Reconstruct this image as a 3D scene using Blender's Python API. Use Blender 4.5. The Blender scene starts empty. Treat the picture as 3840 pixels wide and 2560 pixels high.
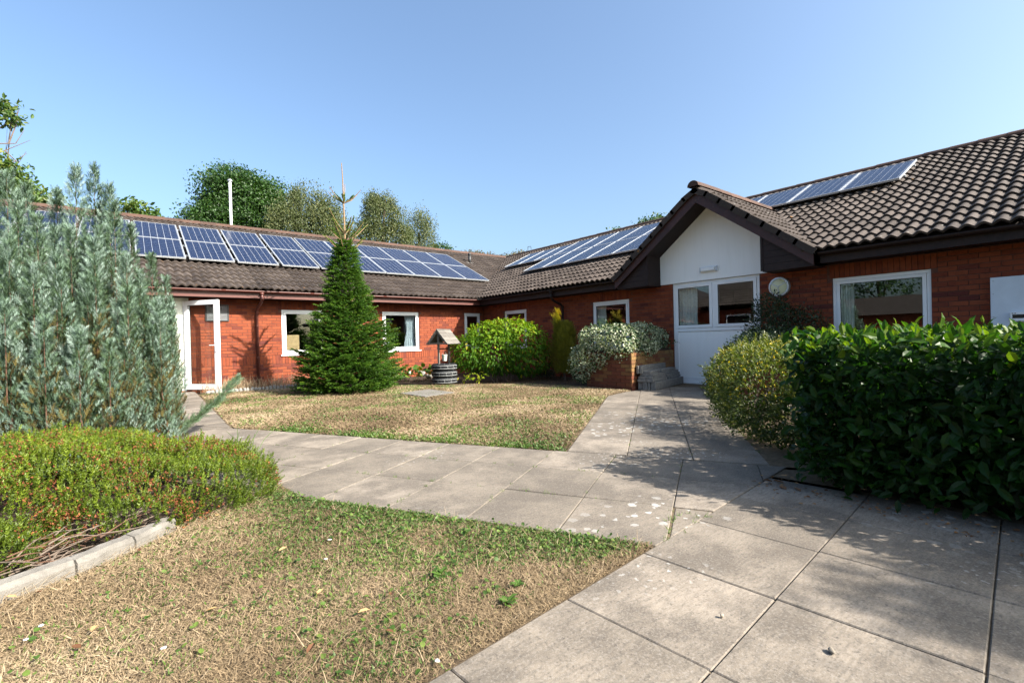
import bpy, bmesh, math, random
import numpy as np
from mathutils import Matrix, Vector

rng = np.random.default_rng(7)
random.seed(7)
scene = bpy.context.scene
COL = scene.collection

# ------------------------------------------------------------------ camera
CAMH = 1.05
FPX = 1787.0                                   # focal length in pixels of a 3840 wide picture
YAW, PITCH, ROLL = math.radians(38.62), math.radians(-0.26), math.radians(1.382)
_f = np.array([math.sin(YAW) * math.cos(PITCH), math.cos(YAW) * math.cos(PITCH), math.sin(PITCH)])
_r = np.array([math.cos(YAW), -math.sin(YAW), 0.0])
_d = np.cross(_f, _r)
_r2 = _r * math.cos(ROLL) + _d * math.sin(ROLL)
_d2 = -_r * math.sin(ROLL) + _d * math.cos(ROLL)
CR = np.array([_r2, _d2, _f])
cam_d = bpy.data.cameras.new('camera')
cam_d.sensor_width = 36.0
cam_d.lens = FPX / 3840 * 36.0
cam_d.clip_start = 0.05
cam_d.clip_end = 800
cam = bpy.data.objects.new('camera', cam_d)
COL.objects.link(cam)
cam.matrix_world = Matrix(((_r2[0], -_d2[0], -_f[0], 0), (_r2[1], -_d2[1], -_f[1], 0), (_r2[2], -_d2[2], -_f[2], CAMH), (0, 0, 0, 1)))
scene.camera = cam

# ------------------------------------------------------------------ sky and sun
SUN = Vector((0.55, -1.27, 1.0)).normalized()
elev = math.asin(SUN.z)
azim = math.atan2(SUN.x, SUN.y)                # clockwise from +Y
world = bpy.data.worlds.new('World')
scene.world = world
world.use_nodes = True
wn = world.node_tree
wn.nodes.clear()
sky = wn.nodes.new('ShaderNodeTexSky')
sky.sky_type = 'NISHITA'
sky.sun_disc = False
sky.sun_elevation = elev
sky.sun_rotation = azim
sky.altitude = 50
sky.air_density = 1.0
sky.dust_density = 5.0
sky.ozone_density = 1.0
bg = wn.nodes.new('ShaderNodeBackground')
bg.inputs['Strength'].default_value = 0.095
wo = wn.nodes.new('ShaderNodeOutputWorld')
tint = wn.nodes.new('ShaderNodeMix'); tint.data_type = 'RGBA'; tint.blend_type = 'MULTIPLY'
tint.inputs[0].default_value = 1.0
tint.inputs[7].default_value = (0.88, 1.01, 1.09, 1)          # clear summer blue
wn.links.new(sky.outputs[0], tint.inputs[6])
wn.links.new(tint.outputs[2], bg.inputs['Color'])
wn.links.new(bg.outputs[0], wo.inputs['Surface'])
sun_d = bpy.data.lights.new('sun', 'SUN')
sun_d.energy = 5.0
sun_d.angle = math.radians(0.53)
sun_d.color = (1.0, 0.93, 0.83)
sun = bpy.data.objects.new('sun', sun_d)
COL.objects.link(sun)
sun.rotation_euler = (-SUN).to_track_quat('-Z', 'Y').to_euler()
sun.location = (10, -20, 30)
vs = scene.view_settings
vs.view_transform = 'Standard'
vs.look = 'None'
vs.gamma = 1.0
vs.exposure = 1.68
vs.use_curve_mapping = False

# ------------------------------------------------------------------ pixel helpers (2352 wide copy of the photograph)
def ray(dx, dy):
    k = 3840 / 2352
    c = np.array([(dx * k - 1920) / FPX, (dy * k - 1280) / FPX, 1.0])
    return CR.T @ c
def G(dx, dy, z=0.0):
    d = ray(dx, dy); t = (z - CAMH) / d[2]
    return (d[0] * t, d[1] * t)
def atY(dx, dy, Y):
    d = ray(dx, dy); t = Y / d[1]
    return np.array([d[0] * t, Y, CAMH + d[2] * t])
def atX(dx, dy, X):
    d = ray(dx, dy); t = X / d[0]
    return np.array([X, d[1] * t, CAMH + d[2] * t])
def depth(p):
    return float((np.array(p) - np.array([0, 0, CAMH])) @ _f)
def pix(p):
    c = CR @ (np.array(p, float) - np.array([0, 0, CAMH]))
    return 1920 + FPX * c[0] / c[2], 1280 + FPX * c[1] / c[2], c[2]

# ------------------------------------------------------------------ objects
def wloc(o):
    v = Vector((0, 0, 0))
    while o is not None:
        v += o.location; o = o.parent
    return v
def tag(o, label=None, cat=None, group=None, kind=None):
    if label: o['label'] = label
    if cat: o['category'] = cat
    if group: o['group'] = group
    if kind: o['kind'] = kind
    return o
def thing(name, loc, label, cat, group=None, rot=None):
    o = bpy.data.objects.new(name, None)
    o.empty_display_size = 0.1
    o.location = loc
    if rot is not None: o.rotation_euler = rot
    COL.objects.link(o)
    return tag(o, label, cat, group)
def link(name, me, parent=None, loc=None, rot=None, scale=None):
    o = bpy.data.objects.new(name, me)
    COL.objects.link(o)
    if parent is not None: o.parent = parent
    if loc is not None: o.location = loc
    if rot is not None: o.rotation_euler = rot
    if scale is not None: o.scale = scale
    return o
def np_mesh(name, V, F, mat, rnd=None, smooth=False):
    """V (n,3); F list of index tuples, or (m,k) array"""
    me = bpy.data.meshes.new(name)
    V = np.asarray(V, dtype=np.float32)
    if isinstance(F, np.ndarray):
        loops = F.reshape(-1).astype(np.int32)
        starts = (np.arange(len(F)) * F.shape[1]).astype(np.int32)
    else:
        lens = np.fromiter((len(f) for f in F), dtype=np.int32, count=len(F))
        loops = np.fromiter((i for f in F for i in f), dtype=np.int32, count=int(lens.sum()))
        starts = np.concatenate(([0], np.cumsum(lens)[:-1])).astype(np.int32)
    me.vertices.add(len(V)); me.vertices.foreach_set('co', V.reshape(-1))
    me.loops.add(len(loops)); me.loops.foreach_set('vertex_index', loops)
    me.polygons.add(len(starts)); me.polygons.foreach_set('loop_start', starts)
    me.polygons.foreach_set('use_smooth', np.full(len(starts), bool(smooth)))
    me.update(calc_edges=True)
    if rnd is not None:
        a = me.attributes.new('rnd', 'FLOAT', 'POINT')
        a.data.foreach_set('value', np.asarray(rnd, dtype=np.float32))
    if mat is not None: me.materials.append(mat)
    return me

class MB:
    def __init__(s):
        s.v = []; s.f = []; s.r = []
    def add(s, vs, fs, r=0.5):
        b = len(s.v)
        s.v += [tuple(map(float, p)) for p in vs]
        s.f += [tuple(i + b for i in f) for f in fs]
        s.r += [r] * len(vs)
        return s
    def box(s, x0, y0, z0, x1, y1, z1, r=0.5):
        if x0 > x1: x0, x1 = x1, x0
        if y0 > y1: y0, y1 = y1, y0
        if z0 > z1: z0, z1 = z1, z0
        return s.add([(x0, y0, z0), (x1, y0, z0), (x1, y1, z0), (x0, y1, z0), (x0, y0, z1), (x1, y0, z1), (x1, y1, z1), (x0, y1, z1)],
                     [(0, 3, 2, 1), (4, 5, 6, 7), (0, 1, 5, 4), (1, 2, 6, 5), (2, 3, 7, 6), (3, 0, 4, 7)], r)
    def obox(s, c, ax, ay, az, r=0.5):
        c, ax, ay, az = (np.array(q, float) for q in (c, ax, ay, az))
        P = [c + i * ax + j * ay + k * az for k in (-1, 1) for (i, j) in ((-1, -1), (1, -1), (1, 1), (-1, 1))]
        return s.add(P, [(0, 3, 2, 1), (4, 5, 6, 7), (0, 1, 5, 4), (1, 2, 6, 5), (2, 3, 7, 6), (3, 0, 4, 7)], r)
    def bar(s, a, b, w, h, up=(0, 0, 1), r=0.5):
        a = np.array(a, float); b = np.array(b, float); d = b - a; L = np.linalg.norm(d); d /= L
        u = np.array(up, float); sd = np.cross(u, d); sd /= np.linalg.norm(sd); u = np.cross(d, sd)
        return s.obox((a + b) / 2, d * L / 2, sd * w / 2, u * h / 2, r)
    def prism(s, poly, z0, z1, r=0.5):
        n = len(poly)
        area = sum(poly[i][0] * poly[(i + 1) % n][1] - poly[(i + 1) % n][0] * poly[i][1] for i in range(n))
        if area < 0: poly = poly[::-1]
        return s.add([(p[0], p[1], z0) for p in poly] + [(p[0], p[1], z1) for p in poly],
                     [tuple(range(n))[::-1], tuple(range(n, 2 * n))] + [(i, (i + 1) % n, n + (i + 1) % n, n + i) for i in range(n)], r)
    def tube(s, pts, rad, seg=8, cap=True, r=0.5):
        pts = [np.array(p, float) for p in pts]
        rads = rad if isinstance(rad, (list, tuple)) else [rad] * len(pts)
        vs = []; n = len(pts)
        up = np.array([0.13, 0.21, 0.97])
        for i, p in enumerate(pts):
            t = pts[min(i + 1, n - 1)] - pts[max(i - 1, 0)]; t = t / (np.linalg.norm(t) + 1e-9)
            a = np.cross(t, up)
            if np.linalg.norm(a) < 0.1: a = np.cross(t, (1, 0, 0))
            a /= np.linalg.norm(a); b = np.cross(t, a)
            for k in range(seg):
                w = 2 * math.pi * k / seg
                vs.append(p + rads[i] * (math.cos(w) * a + math.sin(w) * b))
        fs = [(i * seg + k, i * seg + (k + 1) % seg, (i + 1) * seg + (k + 1) % seg, (i + 1) * seg + k) for i in range(n - 1) for k in range(seg)]
        if cap: fs += [tuple(range(seg))[::-1], tuple(range((n - 1) * seg, n * seg))]
        return s.add(vs, fs, r)
    def lathe(s, prof, c, seg=24, r=0.5):
        vs = [(c[0] + q * math.cos(2 * math.pi * k / seg), c[1] + q * math.sin(2 * math.pi * k / seg), c[2] + z) for q, z in prof for k in range(seg)]
        n = len(prof)
        return s.add(vs, [(i * seg + k, i * seg + (k + 1) % seg, (i + 1) * seg + (k + 1) % seg, (i + 1) * seg + k) for i in range(n - 1) for k in range(seg)], r)
    def mesh(s, name, mat, off=(0, 0, 0), smooth=False):
        V = np.array(s.v, float).reshape(-1, 3) - np.array(off, float)
        return np_mesh(name, V, s.f, mat, s.r, smooth)
    def build(s, name, mat, parent=None, smooth=False, local=False, bevel=0):
        off = (0, 0, 0) if (parent is None or local) else wloc(parent)
        o = link(name, s.mesh(name, mat, off, smooth), parent)
        if bevel:
            m = o.modifiers.new('bevel', 'BEVEL'); m.width = bevel; m.segments = 2; m.limit_method = 'ANGLE'
        return o

# value noise for placing things
_NG = rng.random((64, 64))
def vnoise(x, y, sc, sh=0.0):
    x = np.asarray(x) * sc + sh * 17.3 + 100; y = np.asarray(y) * sc + sh * 9.1 + 100
    xi = np.floor(x).astype(int); yi = np.floor(y).astype(int)
    fx = x - xi; fy = y - yi
    fx = fx * fx * (3 - 2 * fx); fy = fy * fy * (3 - 2 * fy)
    g = lambda a, b: _NG[a % 64, b % 64]
    return (g(xi, yi) * (1 - fx) + g(xi + 1, yi) * fx) * (1 - fy) + (g(xi, yi + 1) * (1 - fx) + g(xi + 1, yi + 1) * fx) * fy
def inpoly(x, y, poly):
    x = np.asarray(x); y = np.asarray(y); c = np.zeros(x.shape, bool); n = len(poly)
    for i in range(n):
        x0, y0 = poly[i]; x1, y1 = poly[(i + 1) % n]
        m = ((y0 > y) != (y1 > y)) & (x < (x1 - x0) * (y - y0) / ((y1 - y0) + 1e-12) + x0)
        c ^= m
    return c
def clip(poly, a, b, c):
    """keep a*x+b*y<=c"""
    out = []; n = len(poly)
    for i in range(n):
        p, q = poly[i], poly[(i + 1) % n]
        dp = a * p[0] + b * p[1] - c; dq = a * q[0] + b * q[1] - c
        if dp <= 0: out.append(p)
        if dp * dq < 0:
            t = dp / (dp - dq); out.append((p[0] + t * (q[0] - p[0]), p[1] + t * (q[1] - p[1])))
    return out

# ------------------------------------------------------------------ materials
MATS = {}
LIGHT = {'upvc', 'upvc_cream', 'white_board', 'aluminium', 'pole_white', 'paint_white', 'curtain_white', 'curtain_blue', 'lamp_lens', 'chair_blue', 'cabinet_paint', 'metal_grey', 'solar_cell', 'glass', 'bucket'}
class NT:
    def __init__(s, name):
        m = bpy.data.materials.new(name); m.use_nodes = True
        s.m = m; s.t = m.node_tree; s.t.nodes.clear()
        s.gain = 1.0 if name in LIGHT else (0.60 if name == 'grass_dry' else 0.68 if name.startswith(('leaf', 'needle', 'grass', 'tree', 'flower')) else (0.60 if name == 'paving' else (0.46 if name in ('brick', 'roof_tile', 'wood_dark') else 0.54)))
        s.out = s.n('ShaderNodeOutputMaterial')
        MATS[name] = m
    def n(s, typ, **kw):
        nd = s.t.nodes.new(typ)
        for k, v in kw.items(): setattr(nd, k, v)
        return nd
    def l(s, a, b): s.t.links.new(a, b)
    def pos(s): return s.n('ShaderNodeNewGeometry').outputs['Position']
    def noise(s, scale, detail=4, rough=0.6, vec=None):
        nd = s.n('ShaderNodeTexNoise'); nd.inputs['Scale'].default_value = scale; nd.inputs['Detail'].default_value = detail; nd.inputs['Roughness'].default_value = rough
        s.l(vec if vec is not None else s.pos(), nd.inputs['Vector']); return nd.outputs['Fac']
    def ramp(s, fac, stops, interp='LINEAR'):
        r = s.n('ShaderNodeValToRGB'); r.color_ramp.interpolation = interp
        el = r.color_ramp.elements
        while len(el) < len(stops): el.new(0.5)
        for e, (p, c) in zip(el, stops):
            e.position = p; e.color = (c[0], c[1], c[2], 1) if isinstance(c, (tuple, list)) else (c, c, c, 1)
        s.l(fac, r.inputs['Fac']); return r.outputs['Color']
    def mix(s, fac, a, b, mode='MIX'):
        m = s.n('ShaderNodeMix', data_type='RGBA', blend_type=mode)
        for sock, v in ((m.inputs[0], fac), (m.inputs[6], a), (m.inputs[7], b)):
            if hasattr(v, 'is_linked') or isinstance(v, bpy.types.NodeSocket): s.l(v, sock)
            elif isinstance(v, (tuple, list)): sock.default_value = (v[0], v[1], v[2], 1)
            else: sock.default_value = v
        return m.outputs[2]
    def math(s, op, a, b=0.0, clampit=False):
        m = s.n('ShaderNodeMath', operation=op, use_clamp=clampit)
        for sock, v in ((m.inputs[0], a), (m.inputs[1], b)):
            if isinstance(v, bpy.types.NodeSocket): s.l(v, sock)
            else: sock.default_value = v
        return m.outputs[0]
    def attr(s, name='rnd'):
        a = s.n('ShaderNodeAttribute'); a.attribute_name = name; return a.outputs['Fac']
    def bump(s, h, strength=0.3, dist=0.01):
        b = s.n('ShaderNodeBump'); b.inputs['Strength'].default_value = strength; b.inputs['Distance'].default_value = dist
        s.l(h, b.inputs['Height']); return b.outputs['Normal']
    def bsdf(s, col, rough=0.6, normal=None, metal=0, spec=0.5, **kw):
        p = s.n('ShaderNodeBsdfPrincipled')
        if s.gain != 1.0: col = s.mix(1.0, col, (s.gain,) * 3, 'MULTIPLY')      # all base colours kept at real-world levels
        for sock, v in ((p.inputs['Base Color'], col), (p.inputs['Roughness'], rough), (p.inputs['Metallic'], metal), (p.inputs['Specular IOR Level'], spec)):
            if isinstance(v, bpy.types.NodeSocket): s.l(v, sock)
            elif isinstance(v, (tuple, list)): sock.default_value = (v[0], v[1], v[2], 1)
            else: sock.default_value = v
        if normal is not None: s.l(normal, p.inputs['Normal'])
        return p.outputs[0]
    def done(s, shader):
        s.l(shader, s.out.inputs['Surface']); return s.m

def sc(c, k): return tuple(min(1, q * k) for q in c)
def plain(name, col, rough=0.6, var=0.12, scale=6, bump=0.0, bscale=80, metal=0, spec=0.5, usernd=0.0):
    t = NT(name)
    c = t.ramp(t.noise(scale, 5), [(0.3, sc(col, 1 - var)), (0.7, sc(col, 1 + var))])
    if usernd:
        c = t.mix(1.0, c, t.ramp(t.attr(), [(0, 1 - usernd), (1, 1.0)]), 'MULTIPLY')
    nr = t.bump(t.noise(bscale, 3), bump, 0.01) if bump else None
    return t.done(t.bsdf(c, rough, nr, metal, spec))
def leafmat(name, stops, rough=0.45, trans=0.3, tcol=None, spec=0.4):
    t = NT(name)
    c = t.ramp(t.attr(), stops)
    sh = t.bsdf(c, rough, None, 0, spec)
    if trans > 0:
        tr = t.n('ShaderNodeBsdfTranslucent')
        tc = t.mix(1.0, c, tuple(q * t.gain for q in (tcol or (1.35, 1.5, 0.6))), 'MULTIPLY')
        t.l(tc, tr.inputs['Color'])
        mx = t.n('ShaderNodeMixShader'); mx.inputs[0].default_value = trans
        t.l(sh, mx.inputs[1]); t.l(tr.outputs[0], mx.inputs[2]); sh = mx.outputs[0]
    return t.done(sh)

def brick_mat(name, stops):
    t = NT(name)
    c = t.ramp(t.attr(), stops)
    n1 = t.noise(9, 4)
    c = t.mix(t.ramp(n1, [(0.52, 0.0), (0.72, 0.55)]), c, sc(stops[0][1], 0.75))
    c = t.mix(t.ramp(t.noise(70, 3), [(0.55, 0.0), (0.8, 0.35)]), c, sc(stops[-1][1], 1.15))
    return t.done(t.bsdf(c, 0.85, t.bump(t.noise(160, 3), 0.35, 0.004), 0, 0.25))
brick_mat('brick', [(0.0, (0.20, 0.048, 0.036)), (0.2, (0.30, 0.072, 0.040)), (0.4, (0.375, 0.085, 0.036)), (1.0, (0.46, 0.115, 0.048))])
brick_mat('planter_brick', [(0.0, (0.16, 0.05, 0.03)), (0.35, (0.24, 0.075, 0.04)), (0.6, (0.27, 0.12, 0.05)), (1.0, (0.36, 0.22, 0.08))])
plain('mortar', (0.20, 0.085, 0.060), 0.95, 0.25, 20, 0.3, 120)
plain('planter_mortar', (0.20, 0.13, 0.09), 0.95, 0.25, 20, 0.3, 120)

t = NT('roof_tile')
c = t.ramp(t.attr(), [(0, (0.070, 0.051, 0.041)), (0.5, (0.108, 0.081, 0.066)), (1, (0.150, 0.117, 0.098))])
c = t.mix(t.ramp(t.noise(5, 5), [(0.35, 0.0), (0.75, 0.5)]), c, (0.07, 0.055, 0.046))
c = t.mix(t.ramp(t.noise(26, 4), [(0.60, 0.0), (0.72, 0.35)]), c, (0.19, 0.17, 0.15))
v = t.n('ShaderNodeTexVoronoi'); v.inputs['Scale'].default_value = 5.0; t.l(t.pos(), v.inputs['Vector'])
c = t.mix(t.ramp(v.outputs['Distance'], [(0.05, 0.8), (0.10, 0.0)]), c, (0.42, 0.40, 0.36))
v2 = t.n('ShaderNodeTexVoronoi'); v2.inputs['Scale'].default_value = 1.7; t.l(t.pos(), v2.inputs['Vector'])
c = t.mix(t.ramp(v2.outputs['Distance'], [(0.035, 0.8), (0.06, 0.0)]), c, (0.42, 0.20, 0.05))
t.done(t.bsdf(c, 0.8, t.bump(t.noise(140, 4), 0.35, 0.004), 0, 0.3))
t = NT('ridge_tile')
c = t.ramp(t.attr(), [(0, (0.085, 0.048, 0.036)), (1, (0.14, 0.075, 0.054))])
c = t.mix(t.ramp(t.noise(14, 4), [(0.5, 0.0), (0.7, 0.6)]), c, (0.13, 0.10, 0.08))
t.done(t.bsdf(c, 0.85, t.bump(t.noise(120, 3), 0.3, 0.004), 0, 0.3))
plain('roof_deck', (0.05, 0.035, 0.03), 0.9)
plain('plastic_maroon', (0.155, 0.050, 0.038), 0.42, 0.10, 3, 0, 80, 0, 0.45)
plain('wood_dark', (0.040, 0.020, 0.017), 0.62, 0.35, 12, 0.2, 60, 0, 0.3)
t = NT('wood_barge')
c = t.ramp(t.noise(4, 5), [(0.4, (0.060, 0.022, 0.020)), (0.65, (0.095, 0.034, 0.030))])
c = t.mix(t.ramp(t.noise(9, 4), [(0.66, 0.0), (0.70, 0.8)]), c, (0.17, 0.085, 0.06))
t.done(t.bsdf(c, 0.55, None, 0, 0.4))
plain('upvc', (0.74, 0.75, 0.76), 0.35, 0.03, 4, 0, 80, 0, 0.5)
plain('upvc_cream', (0.66, 0.68, 0.60), 0.5, 0.08, 6)
t = NT('white_board')
mpw = t.n('ShaderNodeMapping'); mpw.inputs['Scale'].default_value = (9, 9, 0.9); t.l(t.pos(), mpw.inputs['Vector'])
c = t.mix(t.ramp(t.noise(1.0, 5, 0.65, mpw.outputs[0]), [(0.48, 0.0), (0.75, 0.35)]), (0.80, 0.80, 0.79), (0.66, 0.655, 0.62))
t.done(t.bsdf(c, 0.6, None, 0, 0.4))
plain('black_seal', (0.015, 0.015, 0.016), 0.5)
plain('metal_grey', (0.45, 0.47, 0.49), 0.4, 0.08, 8, 0, 80, 0.6)
plain('aluminium', (0.48, 0.50, 0.52), 0.4, 0.05, 6, 0, 80, 0.6)
plain('vent_black', (0.030, 0.031, 0.033), 0.5, 0.2, 30)
plain('interior', (0.17, 0.16, 0.14), 0.9)
plain('interior_floor', (0.10, 0.08, 0.06), 0.8)
plain('cabinet_paint', (0.56, 0.62, 0.68), 0.45, 0.06, 5)
plain('screen', (0.01, 0.012, 0.014), 0.2)
plain('lamp_lens', (0.62, 0.62, 0.40), 0.35, 0.05, 8)
plain('pole_white', (0.72, 0.74, 0.76), 0.4, 0.05, 5)
plain('curtain_white', (0.62, 0.63, 0.60), 0.9, 0.15, 20)
plain('curtain_blue', (0.42, 0.47, 0.52), 0.9, 0.35, 30)
plain('chair_blue', (0.42, 0.55, 0.58), 0.5, 0.05)
plain('wood_light', (0.55, 0.37, 0.18), 0.5, 0.15, 12)
# glass: a pane that lets light through and mirrors the courtyard
t = NT('glass')
fr = t.n('ShaderNodeFresnel')
bfc = t.n('ShaderNodeNewGeometry').outputs['Backfacing']
t.l(t.math('SUBTRACT', 1.75, t.math('MULTIPLY', bfc, 1.75 - 1 / 1.75)), fr.inputs['IOR'])
gl = t.n('ShaderNodeBsdfGlossy'); gl.inputs['Roughness'].default_value = 0.0; gl.inputs['Color'].default_value = (0.9, 0.95, 1, 1)
tr = t.n('ShaderNodeBsdfTransparent'); tr.inputs['Color'].default_value = (0.90, 0.93, 0.92, 1)
mx = t.n('ShaderNodeMixShader'); t.l(fr.outputs[0], mx.inputs[0]); t.l(tr.outputs[0], mx.inputs[1]); t.l(gl.outputs[0], mx.inputs[2])
t.done(mx.outputs[0])
# solar cells: fine printed grid on blue silicon under glass
t = NT('solar_cell')
tc = t.n('ShaderNodeTexCoord')
sp = t.n('ShaderNodeSeparateXYZ'); t.l(tc.outputs['Object'], sp.inputs[0])
def lines(t, val, period, w):
    fr_ = t.math('FRACT', t.math('DIVIDE', val, period))
    dd = t.math('ABSOLUTE', t.math('SUBTRACT', fr_, 0.5))
    return t.math('GREATER_THAN', dd, 0.5 - w / period / 2)
lx = lines(t, t.math('ADD', sp.outputs[0], 0.468), 0.156, 0.007)
ly = lines(t, sp.outputs[1], 0.156, 0.005)
lb = lines(t, sp.outputs[1], 0.039, 0.0035)
c = t.ramp(t.noise(9, 3), [(0.3, (0.006, 0.010, 0.028)), (0.7, (0.010, 0.017, 0.043))])
c = t.mix(t.math('MULTIPLY', lb, 0.05), c, (0.30, 0.34, 0.42))
c = t.mix(t.math('MULTIPLY', ly, 0.2), c, (0.55, 0.58, 0.62))
c = t.mix(t.math('MULTIPLY', lx, 0.34), c, (0.72, 0.74, 0.76))
t.done(t.bsdf(c, 0.22, None, 0, 0.07))

# paving
t = NT('paving')
P_ = t.pos()
c = t.ramp(t.attr(), [(0, (0.27, 0.228, 0.180)), (1, (0.42, 0.355, 0.285))])
c = t.mix(t.ramp(t.noise(2.3, 6, 0.65), [(0.40, 0.0), (0.58, 0.85)]), c, (0.165, 0.139, 0.113))
mp = t.n('ShaderNodeMapping'); mp.inputs['Rotation'].default_value = (0, 0, 0.6); mp.inputs['Scale'].default_value = (14, 70, 1); t.l(P_, mp.inputs['Vector'])
c = t.mix(t.ramp(t.noise(1.0, 4, 0.7, mp.outputs[0]), [(0.42, 0.0), (0.70, 0.60)]), c, (0.145, 0.13, 0.112))
c = t.mix(t.ramp(t.noise(120, 3), [(0.5, 0.0), (0.75, 0.4)]), c, (0.50, 0.46, 0.42))
c = t.mix(t.ramp(t.noise(60, 5, 0.8), [(0.34, 0.7), (0.46, 0.0)]), c, (0.10, 0.09, 0.08))
for scl, th, msk_s, lo in ((9.0, 0.26, 0.45, 0.54), (17.0, 0.20, 0.6, 0.565)):
    wv = t.n('ShaderNodeTexNoise'); wv.inputs['Scale'].default_value = 30; t.l(P_, wv.inputs['Vector'])
    va = t.n('ShaderNodeVectorMath', operation='MULTIPLY_ADD'); t.l(wv.outputs['Color'], va.inputs[0]); va.inputs[1].default_value = (0.05, 0.05, 0.0); t.l(P_, va.inputs[2])
    vo = t.n('ShaderNodeTexVoronoi'); vo.voronoi_dimensions = '2D'; vo.inputs['Scale'].default_value = scl; t.l(va.outputs[0], vo.inputs['Vector'])
    sepc = t.n('ShaderNodeSeparateColor'); t.l(vo.outputs['Color'], sepc.inputs[0])
    rad = t.math('MULTIPLY', sepc.outputs[0], th)
    spot = t.math('LESS_THAN', vo.outputs['Distance'], rad)
    msk = t.ramp(t.noise(msk_s, 2), [(lo, 0.0), (lo + 0.10, 1.0)])
    c = t.mix(t.math('MULTIPLY', t.math('MULTIPLY', spot, msk), 0.72), c, (0.66, 0.66, 0.63))
t.done(t.bsdf(c, 0.9, t.bump(t.noise(170, 4, 0.7), 0.5, 0.004), 0, 0.2))
t = NT('concrete_old')
c = t.ramp(t.noise(7, 6, 0.7), [(0.3, (0.19, 0.175, 0.155)), (0.7, (0.36, 0.335, 0.30))])
c = t.mix(t.ramp(t.noise(60, 4), [(0.5, 0.0), (0.75, 0.5)]), c, (0.20, 0.19, 0.16))
t.done(t.bsdf(c, 0.95, t.bump(t.noise(110, 4), 0.6, 0.006), 0, 0.2))
plain('concrete_grey', (0.27, 0.265, 0.25), 0.95, 0.3, 14, 0.5, 90)  # plain mid-grey concrete, mottled by noise
# soils
t = NT('soil_dry')
c = t.ramp(t.noise(5, 6, 0.7), [(0.3, (0.20, 0.145, 0.095)), (0.7, (0.34, 0.26, 0.17))])
c = t.mix(t.ramp(t.noise(60, 4, 0.8), [(0.4, 0.0), (0.7, 0.6)]), c, (0.13, 0.095, 0.06))
t.done(t.bsdf(c, 1.0, t.bump(t.noise(90, 5, 0.8), 0.8, 0.02), 0, 0.1))
t = NT('soil_bed')
c = t.ramp(t.noise(6, 6, 0.7), [(0.3, (0.06, 0.042, 0.03)), (0.7, (0.13, 0.095, 0.068))])
c = t.mix(t.ramp(t.noise(50, 4, 0.8), [(0.52, 0.0), (0.75, 0.6)]), c, (0.26, 0.21, 0.16))
t.done(t.bsdf(c, 1.0, t.bump(t.noise(60, 5, 0.8), 0.9, 0.03), 0, 0.1))
t = NT('joint_soil')
c = t.ramp(t.noise(20, 6, 0.7), [(0.3, (0.14, 0.105, 0.07)), (0.7, (0.30, 0.23, 0.155))])
t.done(t.bsdf(c, 1.0, t.bump(t.noise(120, 4), 0.7, 0.01), 0, 0.1))
plain('ground_far', (0.12, 0.12, 0.05), 1.0, 0.3, 0.5)
# bark
plain('bark', (0.13, 0.095, 0.07), 0.95, 0.3, 20, 0.6, 40)
plain('bark_red', (0.17, 0.085, 0.05), 0.9, 0.3, 25, 0.4, 60)
plain('leader_bark', (0.36, 0.235, 0.12), 0.85, 0.2, 30)
plain('twig_grey', (0.22, 0.165, 0.125), 0.95, 0.35, 25)
# leaves
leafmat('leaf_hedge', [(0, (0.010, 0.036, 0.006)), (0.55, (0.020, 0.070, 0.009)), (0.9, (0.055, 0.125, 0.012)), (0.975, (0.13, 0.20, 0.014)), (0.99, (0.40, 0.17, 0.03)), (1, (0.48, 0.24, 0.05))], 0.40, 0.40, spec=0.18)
leafmat('leaf_bush', [(0, (0.030, 0.09, 0.006)), (0.5, (0.095, 0.21, 0.010)), (0.9, (0.24, 0.36, 0.016)), (1, (0.46, 0.40, 0.03))], 0.5, 0.42, spec=0.15)
leafmat('leaf_bergenia', [(0, (0.04, 0.10, 0.012)), (0.6, (0.10, 0.19, 0.02)), (0.85, (0.32, 0.30, 0.03)), (1, (0.45, 0.13, 0.03))], 0.35, 0.3)
leafmat('leaf_ivy', [(0, (0.020, 0.065, 0.015)), (0.38, (0.045, 0.115, 0.03)), (0.55, (0.32, 0.38, 0.22)), (1, (0.56, 0.58, 0.42))], 0.4, 0.25)
leafmat('leaf_yellowshrub', [(0, (0.035, 0.065, 0.010)), (0.55, (0.085, 0.120, 0.015)), (1, (0.20, 0.215, 0.025))], 0.5, 0.3)
leafmat('flower_yellow', [(0, (0.55, 0.40, 0.02)), (1, (0.75, 0.62, 0.03))], 0.6, 0.3, (1.2, 1.1, 0.5))
leafmat('leaf_darkshrub', [(0, (0.012, 0.030, 0.008)), (1, (0.035, 0.065, 0.018))], 0.5, 0.2)
leafmat('leaf_golden', [(0, (0.09, 0.12, 0.012)), (0.6, (0.27, 0.25, 0.02)), (1, (0.60, 0.43, 0.025))], 0.6, 0.25)
leafmat('needle_spruce', [(0, (0.020, 0.066, 0.006)), (0.5, (0.060, 0.145, 0.010)), (1, (0.19, 0.29, 0.024))], 0.55, 0.25, spec=0.25)
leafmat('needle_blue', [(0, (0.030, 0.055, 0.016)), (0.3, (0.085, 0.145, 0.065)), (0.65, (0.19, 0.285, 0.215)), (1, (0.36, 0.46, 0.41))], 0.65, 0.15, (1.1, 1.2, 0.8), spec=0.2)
leafmat('needle_brown', [(0, (0.06, 0.040, 0.010)), (1, (0.15, 0.12, 0.022))], 0.8, 0.1)
leafmat('leaf_heather', [(0, (0.045, 0.080, 0.006)), (0.5, (0.125, 0.185, 0.009)), (1, (0.27, 0.35, 0.016))], 0.55, 0.28)
leafmat('flower_heather', [(0, (0.10, 0.026, 0.010)), (0.6, (0.22, 0.062, 0.020)), (1, (0.34, 0.12, 0.04))], 0.85, 0.15, (1.2, 1.0, 0.8))
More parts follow.
